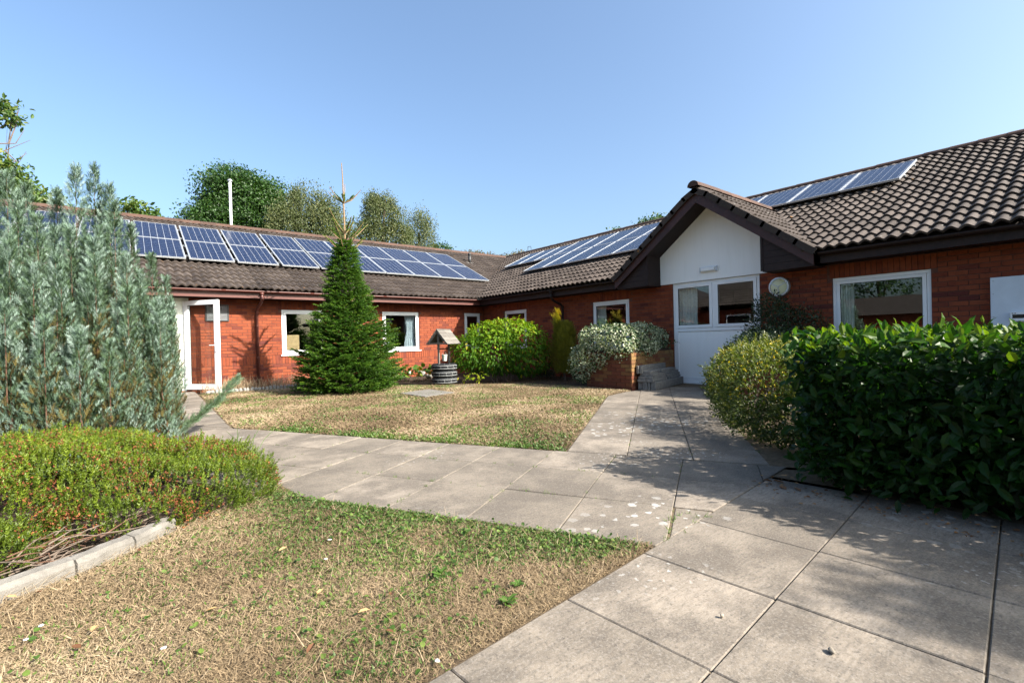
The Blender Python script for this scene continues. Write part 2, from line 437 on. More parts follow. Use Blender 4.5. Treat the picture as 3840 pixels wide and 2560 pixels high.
leafmat('grass_dry', [(0, (0.20, 0.135, 0.070)), (0.5, (0.42, 0.305, 0.175)), (1, (0.66, 0.52, 0.34))], 0.75, 0.2, (1.1, 1.05, 0.9))
leafmat('grass_green', [(0, (0.045, 0.095, 0.016)), (0.5, (0.085, 0.165, 0.022)), (1, (0.17, 0.24, 0.045))], 0.55, 0.3)
leafmat('tree_green', [(0, (0.018, 0.055, 0.010)), (0.6, (0.040, 0.105, 0.016)), (1, (0.085, 0.155, 0.026))], 0.5, 0.3)
leafmat('tree_birch', [(0, (0.050, 0.075, 0.022)), (0.6, (0.105, 0.135, 0.040)), (1, (0.20, 0.20, 0.075))], 0.55, 0.3)
leafmat('tree_walnut', [(0, (0.045, 0.10, 0.018)), (0.6, (0.095, 0.17, 0.03)), (1, (0.24, 0.25, 0.05))], 0.5, 0.35)
leafmat('tree_brown', [(0, (0.06, 0.06, 0.02)), (0.6, (0.14, 0.115, 0.03)), (1, (0.26, 0.17, 0.05))], 0.6, 0.3)
leafmat('leaf_dead', [(0, (0.13, 0.055, 0.025)), (0.6, (0.34, 0.165, 0.06)), (1, (0.55, 0.36, 0.16))], 0.7, 0.15, (1.1, 1, 0.8))
plain('tyre_black', (0.026, 0.028, 0.031), 0.75, 0.25, 20, 0.3, 60, 0, 0.2)
plain('paint_white', (0.56, 0.57, 0.56), 0.6, 0.1, 20)
t = NT('wood_weathered')
tcn = t.n('ShaderNodeTexCoord')
mp = t.n('ShaderNodeMapping'); mp.inputs['Scale'].default_value = (6, 60, 60); t.l(tcn.outputs['Object'], mp.inputs['Vector'])
c = t.ramp(t.noise(1.0, 5, 0.7, mp.outputs[0]), [(0.3, (0.17, 0.15, 0.13)), (0.7, (0.36, 0.335, 0.30))])
c = t.mix(1.0, c, t.ramp(t.attr(), [(0, 0.75), (1, 1.1)]), 'MULTIPLY')
t.done(t.bsdf(c, 0.9, None, 0, 0.2))
plain('bucket', (0.50, 0.57, 0.50), 0.5, 0.06, 8)
plain('stone_pale', (0.40, 0.38, 0.34), 0.95, 0.25, 18, 0.5, 60)
plain('pebble', (0.42, 0.36, 0.28), 0.9, 0.3, 20)
plain('hose_yellow', (0.33, 0.26, 0.07), 0.6)
M = MATS

# ================================================================== ground, beds, lawns, paths
def sheet(name, poly, z, mat, kind='structure'):
    me = np_mesh(name, [(p[0], p[1], z) for p in poly], [tuple(range(len(poly)))], M[mat])
    o = link(name, me); tag(o, kind=kind); return o
gnd_o = MB().add([(-150, -150, -0.06), (250, -150, -0.06), (250, 250, -0.06), (-150, 250, -0.06)], [(0, 1, 2, 3)]).build('ground', M['ground_far'])
tag(gnd_o, kind='structure')
sheet('garden_bed', [(-4.4, -4), (9.5, -4), (9.5, 13.45), (-4.4, 13.45)], -0.035, 'soil_bed')

def rotu(a):
    c, s = math.cos(a), math.sin(a)
    return (lambda u, v: (u * c - v * s, u * s + v * c)), (c, s)
A1, A2, A3 = math.radians(29), math.radians(35), math.radians(4.5)
to1, (c1, s1) = rotu(A1)
to2, (c2, s2) = rotu(A2)
to3, (c3, s3) = rotu(A3)
kerb_pts = [(-2.6, 2.25), (-1.1, 2.62), (-0.45, 2.88), (-0.23, 2.99), (-0.02, 3.17), (0.17, 3.33)]
lawn_near = kerb_pts + [(0.5, 3.62), (0.84, 3.90)] + [to1(2.455, v) for v in (2.6, 1.5, 0.9)] + [(2.03, 1.44), to3(1.6, 1.275), to3(0.6, 1.275), to3(-0.6, 1.275), to3(-3.0, 1.275)]
lawn_far = [(3.14, 3.16)] + [to1(4.27, v) for v in (1.9, 3.0, 4.0, 5.0, 5.6)] + [(1.0, 7.7), (1.08, 9.5), (1.15, 12.40), (2.2, 12.38), (3.3, 12.2), (4.6, 11.2), (5.35, 10.35), (6.2, 9.65), (7.2, 8.5), (7.5, 7.2), (7.55, 5.78), (6.95, 5.70)] + [to2(u, 0.79) for u in (8.6, 7.5, 6.4, 5.4)]
sheet('lawn', lawn_near, -0.012, 'soil_dry')
sheet('lawn', lawn_far, -0.012, 'soil_dry')

paths = []
def path_obj(name, poly):
    o = sheet(name, poly, -0.006, 'joint_soil'); paths.append(o); return o
def slab(parent, cell, clips=(), dz=0.0, tilt=True):
    poly = list(cell)
    for a, b, c in clips:
        poly = clip(poly, a, b, c)
        if len(poly) < 3: return
    ar = abs(sum(poly[i][0] * poly[(i + 1) % len(poly)][1] - poly[(i + 1) % len(poly)][0] * poly[i][1] for i in range(len(poly)))) / 2
    if ar < 0.012: return
    r = random.random()
    cx = sum(p[0] for p in poly) / len(poly); cy = sum(p[1] for p in poly) / len(poly)
    m = MB().prism([(p[0] - cx, p[1] - cy) for p in poly], -0.045, 0.0, r)
    o = link('paving_slab', m.mesh('paving_slab', M['paving']), parent, (cx, cy, 0.004 + dz + random.uniform(-0.0025, 0.0025)))
    if tilt: o.rotation_euler = (random.uniform(-0.004, 0.004), random.uniform(-0.004, 0.004), random.uniform(-0.003, 0.003))
    bv = o.modifiers.new('bevel', 'BEVEL'); bv.width = 0.004; bv.segments = 1; bv.limit_method = 'ANGLE'
def cellq(to, u0, u1, v0, v1, g=0.0024):
    return [to(u0 + g, v0 + g), to(u1 - g, v0 + g), to(u1 - g, v1 - g), to(u0 + g, v1 - g)]
above3 = (s3, -c3, -1.265)                # v3 >= 1.265
U1 = [2.47, 3.065, 3.66, 4.25]
V1 = [0.78 + 0.5617 * k for k in range(-3, 11)]
p1 = path_obj('diagonal_path', [to1(2.45, 0.1), to1(2.45, 6.5), to1(4.27, 6.5), to1(4.27, -0.9), to1(3.4, -0.9)])
for i in range(3):
    for j in range(len(V1) - 1):
        cu = (U1[i] + U1[i + 1]) / 2
        if j == 1 and i == 0:
            slab(p1, cellq(to1, U1[i], U1[i + 1], V1[j], V1[j + 1], 0.012), [above3], -0.004); continue
        slab(p1, cellq(to1, U1[i], U1[i + 1], V1[j], V1[j + 1]), [above3])
p2 = path_obj('door_path', [to2(4.2, 0.8), to2(7.4, 0.8), (6.95, 5.72), (7.6, 5.76), (9.5, 5.95), (9.5, 4.1), (7.5, 3.6), (4.9, 1.75), (4.1, 1.3)])
UU = [4.0, 4.71, 5.28, 5.95, 6.62, 7.22, 7.82, 8.42, 9.02, 9.62, 10.22]
VV = [-0.88, -0.31, 0.235, 0.775]
for i in range(len(UU) - 1):
    for j in range(3):
        slab(p2, cellq(to2, UU[i], UU[i + 1], VV[j], VV[j + 1]), [(-c1, -s1, -4.262), (1, 0, 9.45), (0, 1, 5.72), (-0.25, 1, 3.9)])
for i in range(4):
    for j in range(2):
        slab(p2, cellq(to2, UU[i + 5] + 0.2, UU[i + 6] + 0.2, VV[j] - 1.135, VV[j + 1] - 1.135), [(1, 0, 9.45), (-1, 0, -7.0)])
p3 = path_obj('near_path', [to3(-1.5, 1.27), to3(2.9, 1.27), to3(3.75, 1.9), to3(4.0, -4), to3(-1.5, -4)])
U3 = [-0.85, -0.27, 0.30, 0.875, 1.45, 2.02, 2.60, 3.14, 3.70]
V3 = [1.262 - 0.588 * k for k in range(0, 9)]
for i in range(len(U3) - 1):
    for j in range(len(V3) - 1):
        slab(p3, cellq(to3, U3[i], U3[i + 1], V3[j + 1], V3[j]))
p4 = path_obj('left_path', [(-0.2, 6.2), (1.0, 6.7), (1.0, 7.7), (1.08, 9.5), (1.15, 13.45), (0.05, 13.45), (-0.2, 9)])
for j in range(12):
    y0 = 7.1 + j * 0.56
    xr = 0.985 + 0.16 * (y0 - 7) / 6.4
    for k in range(2):
        slab(p4, [(xr - 0.55 * (k + 1) + 0.004, y0 + 0.004), (xr - 0.55 * k - 0.004, y0 + 0.004), (xr - 0.55 * k - 0.004, y0 + 0.552), (xr - 0.55 * (k + 1) + 0.004, y0 + 0.552)], [(-c1 * -1, s1, 99), (0, 1, 13.44)] if y0 > 7.4 else [(-c1, -s1, -4.27)])

# ================================================================== the L-shaped building
YW, XW = 13.5, 9.55                          # faces of the two courtyard walls
PIT = math.radians(25.3); SN, CS = math.sin(PIT), math.cos(PIT)
YE, XE, ZE = 12.95, 9.00, 2.41               # eaves
RUN = 5.55; SL = RUN / CS; ZR = ZE + RUN * math.tan(PIT)
bld = thing('brick_bungalow', (XW, YW, 0), 'L-shaped red brick bungalow with brown tiled roof and white windows', 'building')
OFF = np.array([XW, YW, 0.0])

def RA(u, s, n): return np.array([u, YE + s * CS - n * SN, ZE + s * SN + n * CS])
def RB(u, s, n): return np.array([XE + s * CS - n * SN, u, ZE + s * SN + n * CS])

# openings: (a0,a1,z0,z1)
winA = [(3.09, 4.14, 0.79, 1.97), (5.87, 7.07, 0.79, 1.97), (8.77, 9.41, 0.79, 1.97)]
doorA = (0.12, 1.0, 0.03, 2.195)
winB = [(11.22, 12.33, 0.79, 1.97), (7.33, 8.51, 0.79, 1.97), (1.68, 2.99, 0.79, 1.97)]
doorB = (4.22, 6.12, 0.0, 2.205)
whiteB = (3.97, 6.47, 2.205, 2.40)
ZT = 2.215
def wall_boxes(mb, a0, a1, ops, put):
    cuts = sorted({a0, a1} | {q for o in ops for q in o[:2]})
    for l, r in zip(cuts[:-1], cuts[1:]):
        zz = 0.0
        for o in sorted([o for o in ops if o[0] < (l + r) / 2 < o[1]], key=lambda o: o[2]):
            if o[2] > zz + 1e-4: put(mb, l, r, zz, o[2])
            zz = o[3]
        if zz < ZT: put(mb, l, r, zz, ZT)
mb = MB(); wall_boxes(mb, -9.0, XW + 0.24, winA + [doorA], lambda m, l, r, z0, z1: m.box(l, YW + 0.010, z0, r, YW + 0.26, z1))
wallA = mb.build('sunlit_wall', M['mortar'], bld)
mb = MB(); wall_boxes(mb, -7.0, YW - 0.004, winB + [doorB], lambda m, l, r, z0, z1: m.box(XW + 0.010, l, z0, XW + 0.26, r, z1))
wallB = mb.build('shaded_wall', M['mortar'], bld)

def minus(iv, cut):
    out = []
    for a, b in iv:
        if cut[1] <= a or cut[0] >= b: out.append((a, b)); continue
        if cut[0] > a: out.append((a, cut[0]))
        if cut[1] < b: out.append((cut[1], b))
    return out
def brick_list(a0, a1, wins, others):
    """(a,b,z0,z1,kind)"""
    out = []
    rows = [(0.555 - 0.075 * (k + 1), 0.555 - 0.075 * k) for k in range(8)] + [(0.555, 0.78, 's')] + [(0.78 + 0.075 * k, 0.855 + 0.075 * k) for k in range(19)]
    for ri, row in enumerate(rows):
        z0, z1 = row[0], row[1]
        if z1 < 0.01: continue
        iv = [(a0, a1)]
        sold = []
        for o in wins + others:
            if o[2] < z1 - 0.02 and o[3] > z0 + 0.02: iv = minus(iv, (o[0], o[1]))
        if z0 > 1.9:
            for o in wins: iv = minus(iv, (o[0] - 0.075, o[1] + 0.075))
        w = 0.075 if len(row) == 3 else 0.225
        for a, b in iv:
            k0 = math.floor((a - a0) / w) - 1
            off = (ri % 2) * w / 2 if len(row) == 2 else 0
            q = a0 + k0 * w + off
            while q < b:
                l, r = max(q, a) + 0.005, min(q + w, b) - 0.005
                if r - l > 0.03: out.append((l, r, z0 + 0.0065, z1 - 0.0065, 'full' if abs(r - l - (w - 0.010)) < 1e-6 and len(row) == 2 else ('soldier' if len(row) == 3 and r - l > 0.064 else 'cut')))
                q += w
    for o in wins:
        n = round((o[1] - o[0] + 0.15) / 0.075)
        for k in range(n):
            l = o[0] - 0.075 + k * 0.075
            out.append((l + 0.004, l + 0.071, 1.9745, 2.2, 'cut'))
    return out
bA = brick_list(-3.0, XW - 0.002, winA, [doorA])
bB = brick_list(-2.0, YW - 0.006, winB, [doorB, whiteB])
# shared brick meshes: full stretcher and soldier, several tones
bmesh_cache = {}
def brick_shared(kind, axis, tone):
    key = (kind, axis, tone)
    if key not in bmesh_cache:
        w, h = (0.215, 0.062) if kind == 'full' else (0.065, 0.212)
        m = MB()
        if axis == 'A': m.box(-w / 2, 0, -h / 2, w / 2, 0.04, h / 2, tone / 9)
        else: m.box(0, -w / 2, -h / 2, 0.04, w / 2, h / 2, tone / 9)
        bmesh_cache[key] = m.mesh('brick', M['brick'])
    return bmesh_cache[key]
def visA(b):
    u = (b[0] + b[1]) / 2; z = (b[2] + b[3]) / 2
    return z > 0.12 and (1.68 < u < 3.1 or 7.15 < u < 8.75 and z > 0.45) and z < 2.1
def visB(b):
    u = (b[0] + b[1]) / 2; z = (b[2] + b[3]) / 2
    return z > 1.0 and (1.02 < u < 4.2 or 6.15 < u < 7.3 or 8.6 < u < 11.1)
cand = [('A', b) for b in bA if b[4] != 'cut' and visA(b)] + [('B', b) for b in bB if b[4] != 'cut' and visB(b)]
def bpix(cb):
    w, b = cb
    p = ((b[0] + b[1]) / 2, YW, (b[2] + b[3]) / 2) if w == 'A' else (XW, (b[0] + b[1]) / 2, (b[2] + b[3]) / 2)
    d = depth(p); vdir = np.array(p) - np.array([0, 0, CAMH]); vdir /= np.linalg.norm(vdir)
    return -(abs(vdir[1] if w == 'A' else vdir[0]) / d ** 2)
cand.sort(key=bpix)
single = set((w,) + b for w, b in cand[:300])
def tone(): return min(9, int(random.random() ** 0.6 * 10)) if random.random() > 0.05 else random.randint(0, 2)
for wname, bl, wobj in (('A', bA, wallA), ('B', bB, wallB)):
    st = MB()
    for b in bl:
        j = random.uniform(-0.0015, 0.0015)
        if (wname,) + b in single:
            u, z = (b[0] + b[1]) / 2, (b[2] + b[3]) / 2
            loc = np.array([u, YW + j, z] if wname == 'A' else [XW + j, u, z]) - OFF
            link('brick', brick_shared(b[4], wname, tone()), wobj, loc)
        elif wname == 'A': st.box(b[0], YW + j, b[2], b[1], YW + 0.04, b[3], tone() / 9)
        else: st.box(XW + j, b[0], b[2], XW + 0.04, b[1], b[3], tone() / 9)
    o = st.build('brickwork', M['brick'], wobj); tag(o, kind='stuff')

# ---- windows
def window(axis, a0, a1, z0, z1, mull=None, sill=True, recess=0.03, sash=True):
    """white frame with bars; axis A: along X at YW; axis B: along Y at XW"""
    def bx(m, l, r, b, t_, d0, d1, rr=0.5):
        if axis == 'A': m.box(l, YW + d0, b, r, YW + d1, t_, rr)
        else: m.box(XW + d0, l, b, XW + d1, r, t_, rr)
    root = MB()
    fw = 0.055
    bx(root, a0, a1, z1 - fw, z1, recess, recess + 0.07); bx(root, a0, a1, z0, z0 + fw, recess, recess + 0.07)
    bx(root, a0, a0 + fw, z0 + fw, z1 - fw, recess, recess + 0.07); bx(root, a1 - fw, a1, z0 + fw, z1 - fw, recess, recess + 0.07)
    w = root.build('window', M['upvc'], bld, bevel=0.004)
    spans = [(a0 + fw, a1 - fw)] if mull is None else [(a0 + fw, mull - 0.03), (mull + 0.03, a1 - fw)]
    if mull is not None:
        m = MB(); bx(m, mull - 0.03, mull + 0.03, z0 + fw, z1 - fw, recess + 0.002, recess + 0.068); m.build('mullion', M['upvc'], w)
    for l, r in spans:
        sw = 0.05
        m = MB(); e = 0.003
        l2, r2, b2, t2 = l + e, r - e, z0 + fw + e, z1 - fw - e
        bx(m, l2, r2, t2 - sw, t2, recess - 0.012, recess + 0.05); bx(m, l2, r2, b2, b2 + sw, recess - 0.012, recess + 0.05)
        bx(m, l2, l2 + sw, b2 + sw, t2 - sw, recess - 0.012, recess + 0.05); bx(m, r2 - sw, r2, b2 + sw, t2 - sw, recess - 0.012, recess + 0.05)
        m.build('sash', M['upvc'], w, bevel=0.004)
        m = MB(); s2 = 0.006
        for q in ((l2 + sw, r2 - sw, t2 - sw - s2, t2 - sw), (l2 + sw, r2 - sw, b2 + sw, b2 + sw + s2), (l2 + sw, l2 + sw + s2, b2 + sw, t2 - sw), (r2 - sw - s2, r2 - sw, b2 + sw, t2 - sw)):
            bx(m, q[0], q[1], q[2], q[3], recess - 0.004, recess + 0.02)
        m.build('gasket', M['black_seal'], w)
        m = MB(); bx(m, l2 + sw - 0.004, r2 - sw + 0.004, b2 + sw - 0.004, t2 - sw + 0.004, recess + 0.008, recess + 0.012); m.build('pane', M['glass'], w)
    if sill:
        m = MB(); bx(m, a0 - 0.04, a1 + 0.04, z0 - 0.03, z0 - 0.002, -0.035, recess + 0.06); m.build('sill', M['upvc'], w, bevel=0.004)
    return w
window('A', *winA[0], mull=None)
window('A', *winA[1])
window('A', *winA[2])
for wv in winB: window('B', *wv)

# ---- glazed entrance in the shaded wall: two casements over a white panel
ent = MB(); X0, X1 = XW + 0.03, XW + 0.10
y0, y1 = doorB[0], doorB[1]
ent.box(X0, y0, 2.15, X1, y1, 2.203); ent.box(X0, y0, 0.012, X1, y0 + 0.06, 2.15); ent.box(X0, y1 - 0.06, 0.012, X1, y1, 2.15)
ent.box(X0, y0 + 0.06, 1.13, X1, y1 - 0.06, 1.20); ent.box(X0 - 0.02, y0 + 0.06, 0.012, X1, y1 - 0.06, 0.075)
ent = ent.build('entrance_screen', M['upvc'], bld, bevel=0.004)
ym = 5.17
MB().box(X0 + 0.003, ym - 0.03, 1.20, X1 - 0.003, ym + 0.03, 2.15).build('mullion', M['upvc'], ent)
MB().box(X0 + 0.02, y0 + 0.063, 0.13, X0 + 0.045, y1 - 0.063, 1.127).build('white_panel', M['white_board'], ent)
mb = MB(); mb.box(X0 - 0.004, y0 + 0.062, 0.078, X0 + 0.04, y1 - 0.062, 0.128); mb.box(X0 - 0.004, y1 - 0.105, 0.13, X0 + 0.03, y1 - 0.064, 1.127); mb.box(X0 - 0.004, y0 + 0.064, 0.13, X0 + 0.03, y0 + 0.105, 1.127)
mb.build('panel_frame', M['upvc'], ent, bevel=0.003)
for l, r in ((y0 + 0.063, ym - 0.033), (ym + 0.033, y1 - 0.063)):
    m = MB(); a, b = X0 - 0.014, X0 + 0.045; b2, t2, sw = 1.204, 2.146, 0.062
    m.box(a, l, t2 - sw, b, r, t2); m.box(a, l, b2, b, r, b2 + sw); m.box(a, l, b2 + sw, b, l + sw, t2 - sw); m.box(a, r - sw, b2 + sw, b, r, t2 - sw)
    m.build('casement', M['upvc'], ent, bevel=0.004)
    m = MB(); s2 = 0.006
    m.box(a + 0.008, l + sw, t2 - sw - s2, a + 0.03, r - sw, t2 - sw); m.box(a + 0.008, l + sw, b2 + sw, a + 0.03, r - sw, b2 + sw + s2)
    m.box(a + 0.008, l + sw, b2 + sw, a + 0.03, l + sw + s2, t2 - sw); m.box(a + 0.008, r - sw - s2, b2 + sw, a + 0.03, r - sw, t2 - sw); m.build('gasket', M['black_seal'], ent)
    MB().box(a + 0.018, l + sw - 0.003, b2 + sw - 0.003, a + 0.022, r - sw + 0.003, t2 - sw + 0.003).build('pane', M['glass'], ent)
    MB().box(a - 0.012, l + 0.25, t2 - 0.035, a - 0.001, r - 0.2, t2 - 0.018).build('trickle_vent', M['upvc'], ent)
MB().box(XW - 0.012, doorB[0] + 0.02, -0.01, XW + 0.03, doorB[1] - 0.02, 0.03).build('threshold', M['upvc'], ent)

# ---- open glazed door in the sunlit wall
mb = MB(); mb.box(-0.05, YW - 0.012, 2.13, 1.07, YW + 0.05, 2.20)
hd = mb.build('door_head_board', M['upvc_cream'], bld)
MB().box(0.80, YW + 0.02, 0.03, 0.955, YW + 0.06, 2.128).build('cream_jamb_panel', M['upvc_cream'], bld)
MB().box(0.957, YW + 0.012, 0.03, 0.999, YW + 0.08, 2.128).build('door_frame', M['upvc'], bld)
hx, hy, ex, ey = 1.0, YW - 0.02, 1.58, 12.76
dv = np.array([ex - hx, ey - hy, 0.0]); LW = np.linalg.norm(dv); dv /= LW
dn = np.array([-dv[1], dv[0], 0.0])
def dpt(a, z, n=0.0): return np.array([hx, hy, 0]) + dv * a + dn * n + np.array([0, 0, z])
def dbar(m, a0, a1, z0, z1, n0, n1):
    m.obox(dpt((a0 + a1) / 2, (z0 + z1) / 2, (n0 + n1) / 2), dv * (a1 - a0) / 2, dn * (n1 - n0) / 2, (0, 0, (z1 - z0) / 2))
m = MB(); b0, b1, st = 0.06, 2.125, 0.105
dbar(m, 0, LW, b1 - st, b1, -0.035, 0.035); dbar(m, 0, LW, b0, b0 + st + 0.02, -0.035, 0.035)
dbar(m, 0, st, b0 + st + 0.02, b1 - st, -0.035, 0.035); dbar(m, LW - st, LW, b0 + st + 0.02, b1 - st, -0.035, 0.035)
leaf = m.build('open_door', M['upvc'], bld, bevel=0.005)
m = MB(); dbar(m, st - 0.004, LW - st + 0.004, b0 + st + 0.016, b1 - st + 0.004, -0.004, 0.004); m.build('pane', M['glass'], leaf)
m = MB()
for sgn in (-1, 1):
    n0, n1 = sorted((sgn * 0.036, sgn * 0.028))
    for q in ((st, LW - st, b1 - st - 0.008, b1 - st), (st, LW - st, b0 + st + 0.02, b0 + st + 0.028), (st, st + 0.008, b0 + st + 0.03, b1 - st - 0.01), (LW - st - 0.008, LW - st, b0 + st + 0.03, b1 - st - 0.01)):
        dbar(m, q[0], q[1], q[2], q[3], n0 * 0.8, n1 * 0.8)
m.build('gasket', M['black_seal'], leaf)
m = MB(); dbar(m, LW + 0.001, LW + 0.006, b0 + 0.03, b1 - 0.03, -0.012, 0.012); m.build('lock_strip', M['aluminium'], leaf)
for sgn in (-1, 1):
    m = MB(); dbar(m, LW - 0.075, LW - 0.035, 0.93, 1.16, *sorted((sgn * 0.036, sgn * 0.048)))
    m.tube([dpt(LW - 0.055, 1.08, sgn * 0.046), dpt(LW - 0.055, 1.08, sgn * 0.085), dpt(LW - 0.19, 1.08, sgn * 0.085)], 0.010, 8)
    m.build('handle', M['upvc'], leaf)

# ---- vent grille
m = MB(); m.box(1.40, YW - 0.03, 1.66, 1.43, YW + 0.0, 2.06); m.box(1.86, YW - 0.03, 1.66, 1.89, YW, 2.06); m.box(1.43, YW - 0.03, 2.035, 1.86, YW, 2.06); m.box(1.43, YW - 0.03, 1.66, 1.86, YW, 1.68)
vg = m.build('vent_grille', M['vent_black'], bld)
for k in range(12):
    z = 1.695 + k * 0.029
    MB().obox((1.645, YW - 0.014, z), (0.213, 0, 0), (0, 0.012, 0.008), (0, -0.002, 0.003)).build('slat', M['metal_grey'], vg)

# ---- eaves: fascia, soffit, gutter
def gutter(ax, a0, a1, pos_, name, mat):
    """half-round gutter along an axis"""
    vs = []; R = 0.056; n = 10
    for e in (a0, a1):
        for rr in (R, R - 0.005):
            for k in range(n + 1):
                w = math.pi + math.pi * k / n
                h, z = rr * math.cos(w), rr * math.sin(w) * 0.95
                vs.append((e, pos_ + h, 2.382 + z) if ax == 'A' else (pos_ + h, e, 2.382 + z))
    N = n + 1; fs = []
    for k in range(n):
        fs += [(k, k + 1, 2 * N + k + 1, 2 * N + k), (N + k, 3 * N + k, 3 * N + k + 1, N + k + 1)]
    fs += [(0, 2 * N, 3 * N, N), (n, N + n, 3 * N + n, 2 * N + n)]
    m = MB().add(vs, fs)
    g = m.build(name, M[mat], bld, smooth=True)
    a = math.ceil(a0 / 2.0) * 2.0 - 0.28
    while a < a1:
        if a > a0 + 0.1:
            c = []
            for e in (a - 0.045, a + 0.045):
                for k in range(n + 1):
                    w = math.pi + math.pi * k / n
                    h, z = (R + 0.004) * math.cos(w), (R + 0.004) * math.sin(w) * 0.95 - 0.0
                    c.append((e, pos_ + h, 2.384 + z) if ax == 'A' else (pos_ + h, e, 2.384 + z))
            MB().add(c, [(k, k + 1, N + k + 1, N + k) for k in range(n)]).build('gutter_union', M[mat], g, smooth=True)
        a += 2.0
    return g
MB().box(-9, YE + 0.10, 2.205, XE + 0.10, YE + 0.125, 2.385).build('fascia', M['plastic_maroon'], bld)
MB().box(-9, YE + 0.07, 2.205, XE + 0.07, YE + 0.098, 2.235).build('fascia_lip', M['plastic_maroon'], bld)
MB().box(-9, YE + 0.126, 2.2185, XE + 0.10, YW + 0.05, 2.226).build('soffit', M['wood_dark'], bld)
gA = gutter('A', -9, XE + 0.04, YE + 0.040, 'gutter', 'plastic_maroon')
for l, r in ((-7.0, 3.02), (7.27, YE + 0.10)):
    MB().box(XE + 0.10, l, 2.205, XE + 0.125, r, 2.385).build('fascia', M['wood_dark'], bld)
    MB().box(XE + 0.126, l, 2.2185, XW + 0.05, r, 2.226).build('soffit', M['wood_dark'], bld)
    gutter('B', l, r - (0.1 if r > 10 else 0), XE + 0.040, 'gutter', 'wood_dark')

# ---- downpipe on the sunlit wall, one in the shade
def downpipe(p_out, x_wall, axis, mat):
    if axis == 'A':
        X, Yg, Yw_ = x_wall, YE + 0.04, YW - 0.055
        pts = [(X + 0.03, Yg, 2.34), (X + 0.03, Yg, 2.19), (X + 0.015, Yg + 0.06, 2.10), (X - 0.005, Yw_ - 0.06, 1.98), (X - 0.01, Yw_, 1.90), (X - 0.01, Yw_, 0.0)]
    else:
        Y, Xg, Xw_ = x_wall, XE + 0.04, XW - 0.075
        pts = [(Xg, Y, 2.34), (Xg, Y, 2.19), (Xg + 0.06, Y, 2.10), (Xw_ - 0.06, Y, 1.98), (Xw_, Y, 1.90), (Xw_, Y, 0.0)]
    d = MB().tube(pts, 0.034, 12).build('downpipe', M[mat], bld, smooth=True)
    for k, rad in ((1, 0.042), (4, 0.041)):
        a = np.array(pts[k]); MB().tube([a + (0, 0, -0.03), a + (0, 0, 0.05)], rad, 12).build('pipe_socket', M[mat], d, smooth=True)
    a = np.array(pts[0]); MB().tube([a + (0, 0, -0.05), a + (0, 0, 0.0)], 0.05, 12).build('outlet', M[mat], d, smooth=True)
    for zz in (1.55, 0.75):
        a = np.array(pts[5]); m = MB()
        m.tube([a + (0, 0, zz - 0.012), a + (0, 0, zz + 0.012)], 0.040, 12); m.build('pipe_clip', M[mat], d)
downpipe(None, 2.51, 'A', 'plastic_maroon')
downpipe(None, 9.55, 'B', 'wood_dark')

# ================================================================== roofs
YC, HW, ZG = 5.17, 2.11, 4.02                # porch gable: centre, half width, ridge height
GS = (ZG - ZE) / HW                          # its slope
PG = math.atan(GS)
s_apex = (ZG - ZE) / SN
d = MB()
n_ = -0.035
d.add([RA(-9, 0, n_), RA(XE, 0, n_), RA(XE + RUN, SL, n_), RA(-9, SL, n_)], [(0, 1, 2, 3)])
d.add([RB(-7, 0, n_), RB(YC - HW, 0, n_), RB(YC, s_apex, n_), RB(YC, SL, n_), RB(-7, SL, n_)], [(4, 3, 2, 1, 0)])
d.add([RB(YC + HW, 0, n_), RB(YE, 0, n_), RB(YE + RUN, SL, n_), RB(YC, SL, n_), RB(YC, s_apex, n_)], [(4, 3, 2, 1, 0)])
yr, xr = YE + RUN, XE + RUN
d.add([(-9, yr, ZR), (xr, yr, ZR), (xr + RUN, yr + RUN, ZE), (-9, yr + RUN, ZE)], [(0, 1, 2, 3)])
d.add([(xr, -7, ZR), (xr, yr, ZR), (xr + RUN, yr + RUN, ZE), (xr + RUN, -7, ZE)], [(3, 2, 1, 0)])
roof = d.build('roof', M['roof_deck'], bld)
mb = MB()
mb.box(-9, yr + RUN - 0.7, 0, xr + RUN - 0.4, yr + RUN - 0.5, 2.5); mb.box(xr + RUN - 0.6, -7, 0, xr + RUN - 0.4, yr + RUN - 0.7, 2.5)
mb.add([(XW + 0.05, -7, 0), (xr + RUN - 0.4, -7, 0), (xr + RUN - 0.4, -7, 2.42), (xr, -7, ZR - 0.05), (XW + 0.05, -7, 2.6)], [(0, 1, 2, 3, 4)])
mb.add([(-9, YW + 0.05, 0), (-9, yr + RUN - 0.4, 0), (-9, yr + RUN - 0.4, 2.42), (-9, yr, ZR - 0.05), (-9, YW + 0.05, 2.6)], [(0, 1, 2, 3, 4)])
mb.build('outer_wall', M['brick'], bld)

# tile template: two rolls, curled lower edge
PR, GA, TL = 0.165, 0.325, 0.40
def tile_template(tone_):
    us = []
    for r_ in range(2):
        for q in (0.0, 0.12, 0.25, 0.38, 0.5, 0.62, 0.75, 0.88): us.append((r_ + q) * PR)
    us.append(2 * PR)
    def prof(u):
        ph = (u / PR) % 1.0
        return 0.046 * (0.5 - 0.5 * math.cos(2 * math.pi * ph)) ** 0.75
    V = []; n = len(us)
    for s_, lift in ((0.0, 0.046), (TL, 0.002)):
        for u in us: V.append((u - PR, s_, prof(u) + lift))
    for u in us: V.append((u - PR, 0.004, prof(u) + 0.046 - 0.036))
    for u in us: V.append((u - PR, 0.0, prof(u) + 0.046))
    F = [(k, k + 1, n + k + 1, n + k) for k in range(n - 1)] + [(2 * n + k, 2 * n + k + 1, 3 * n + k + 1, 3 * n + k) for k in range(n - 1)]
    m = MB().add(V, F, tone_)
    return m
tmpl = tile_template(0.5)
TV, TF = np.array(tmpl.v), np.array(tmpl.f)
tile_meshes = [tile_template(k / 7).mesh('roof_tile', M['roof_tile']) for k in range(8)]
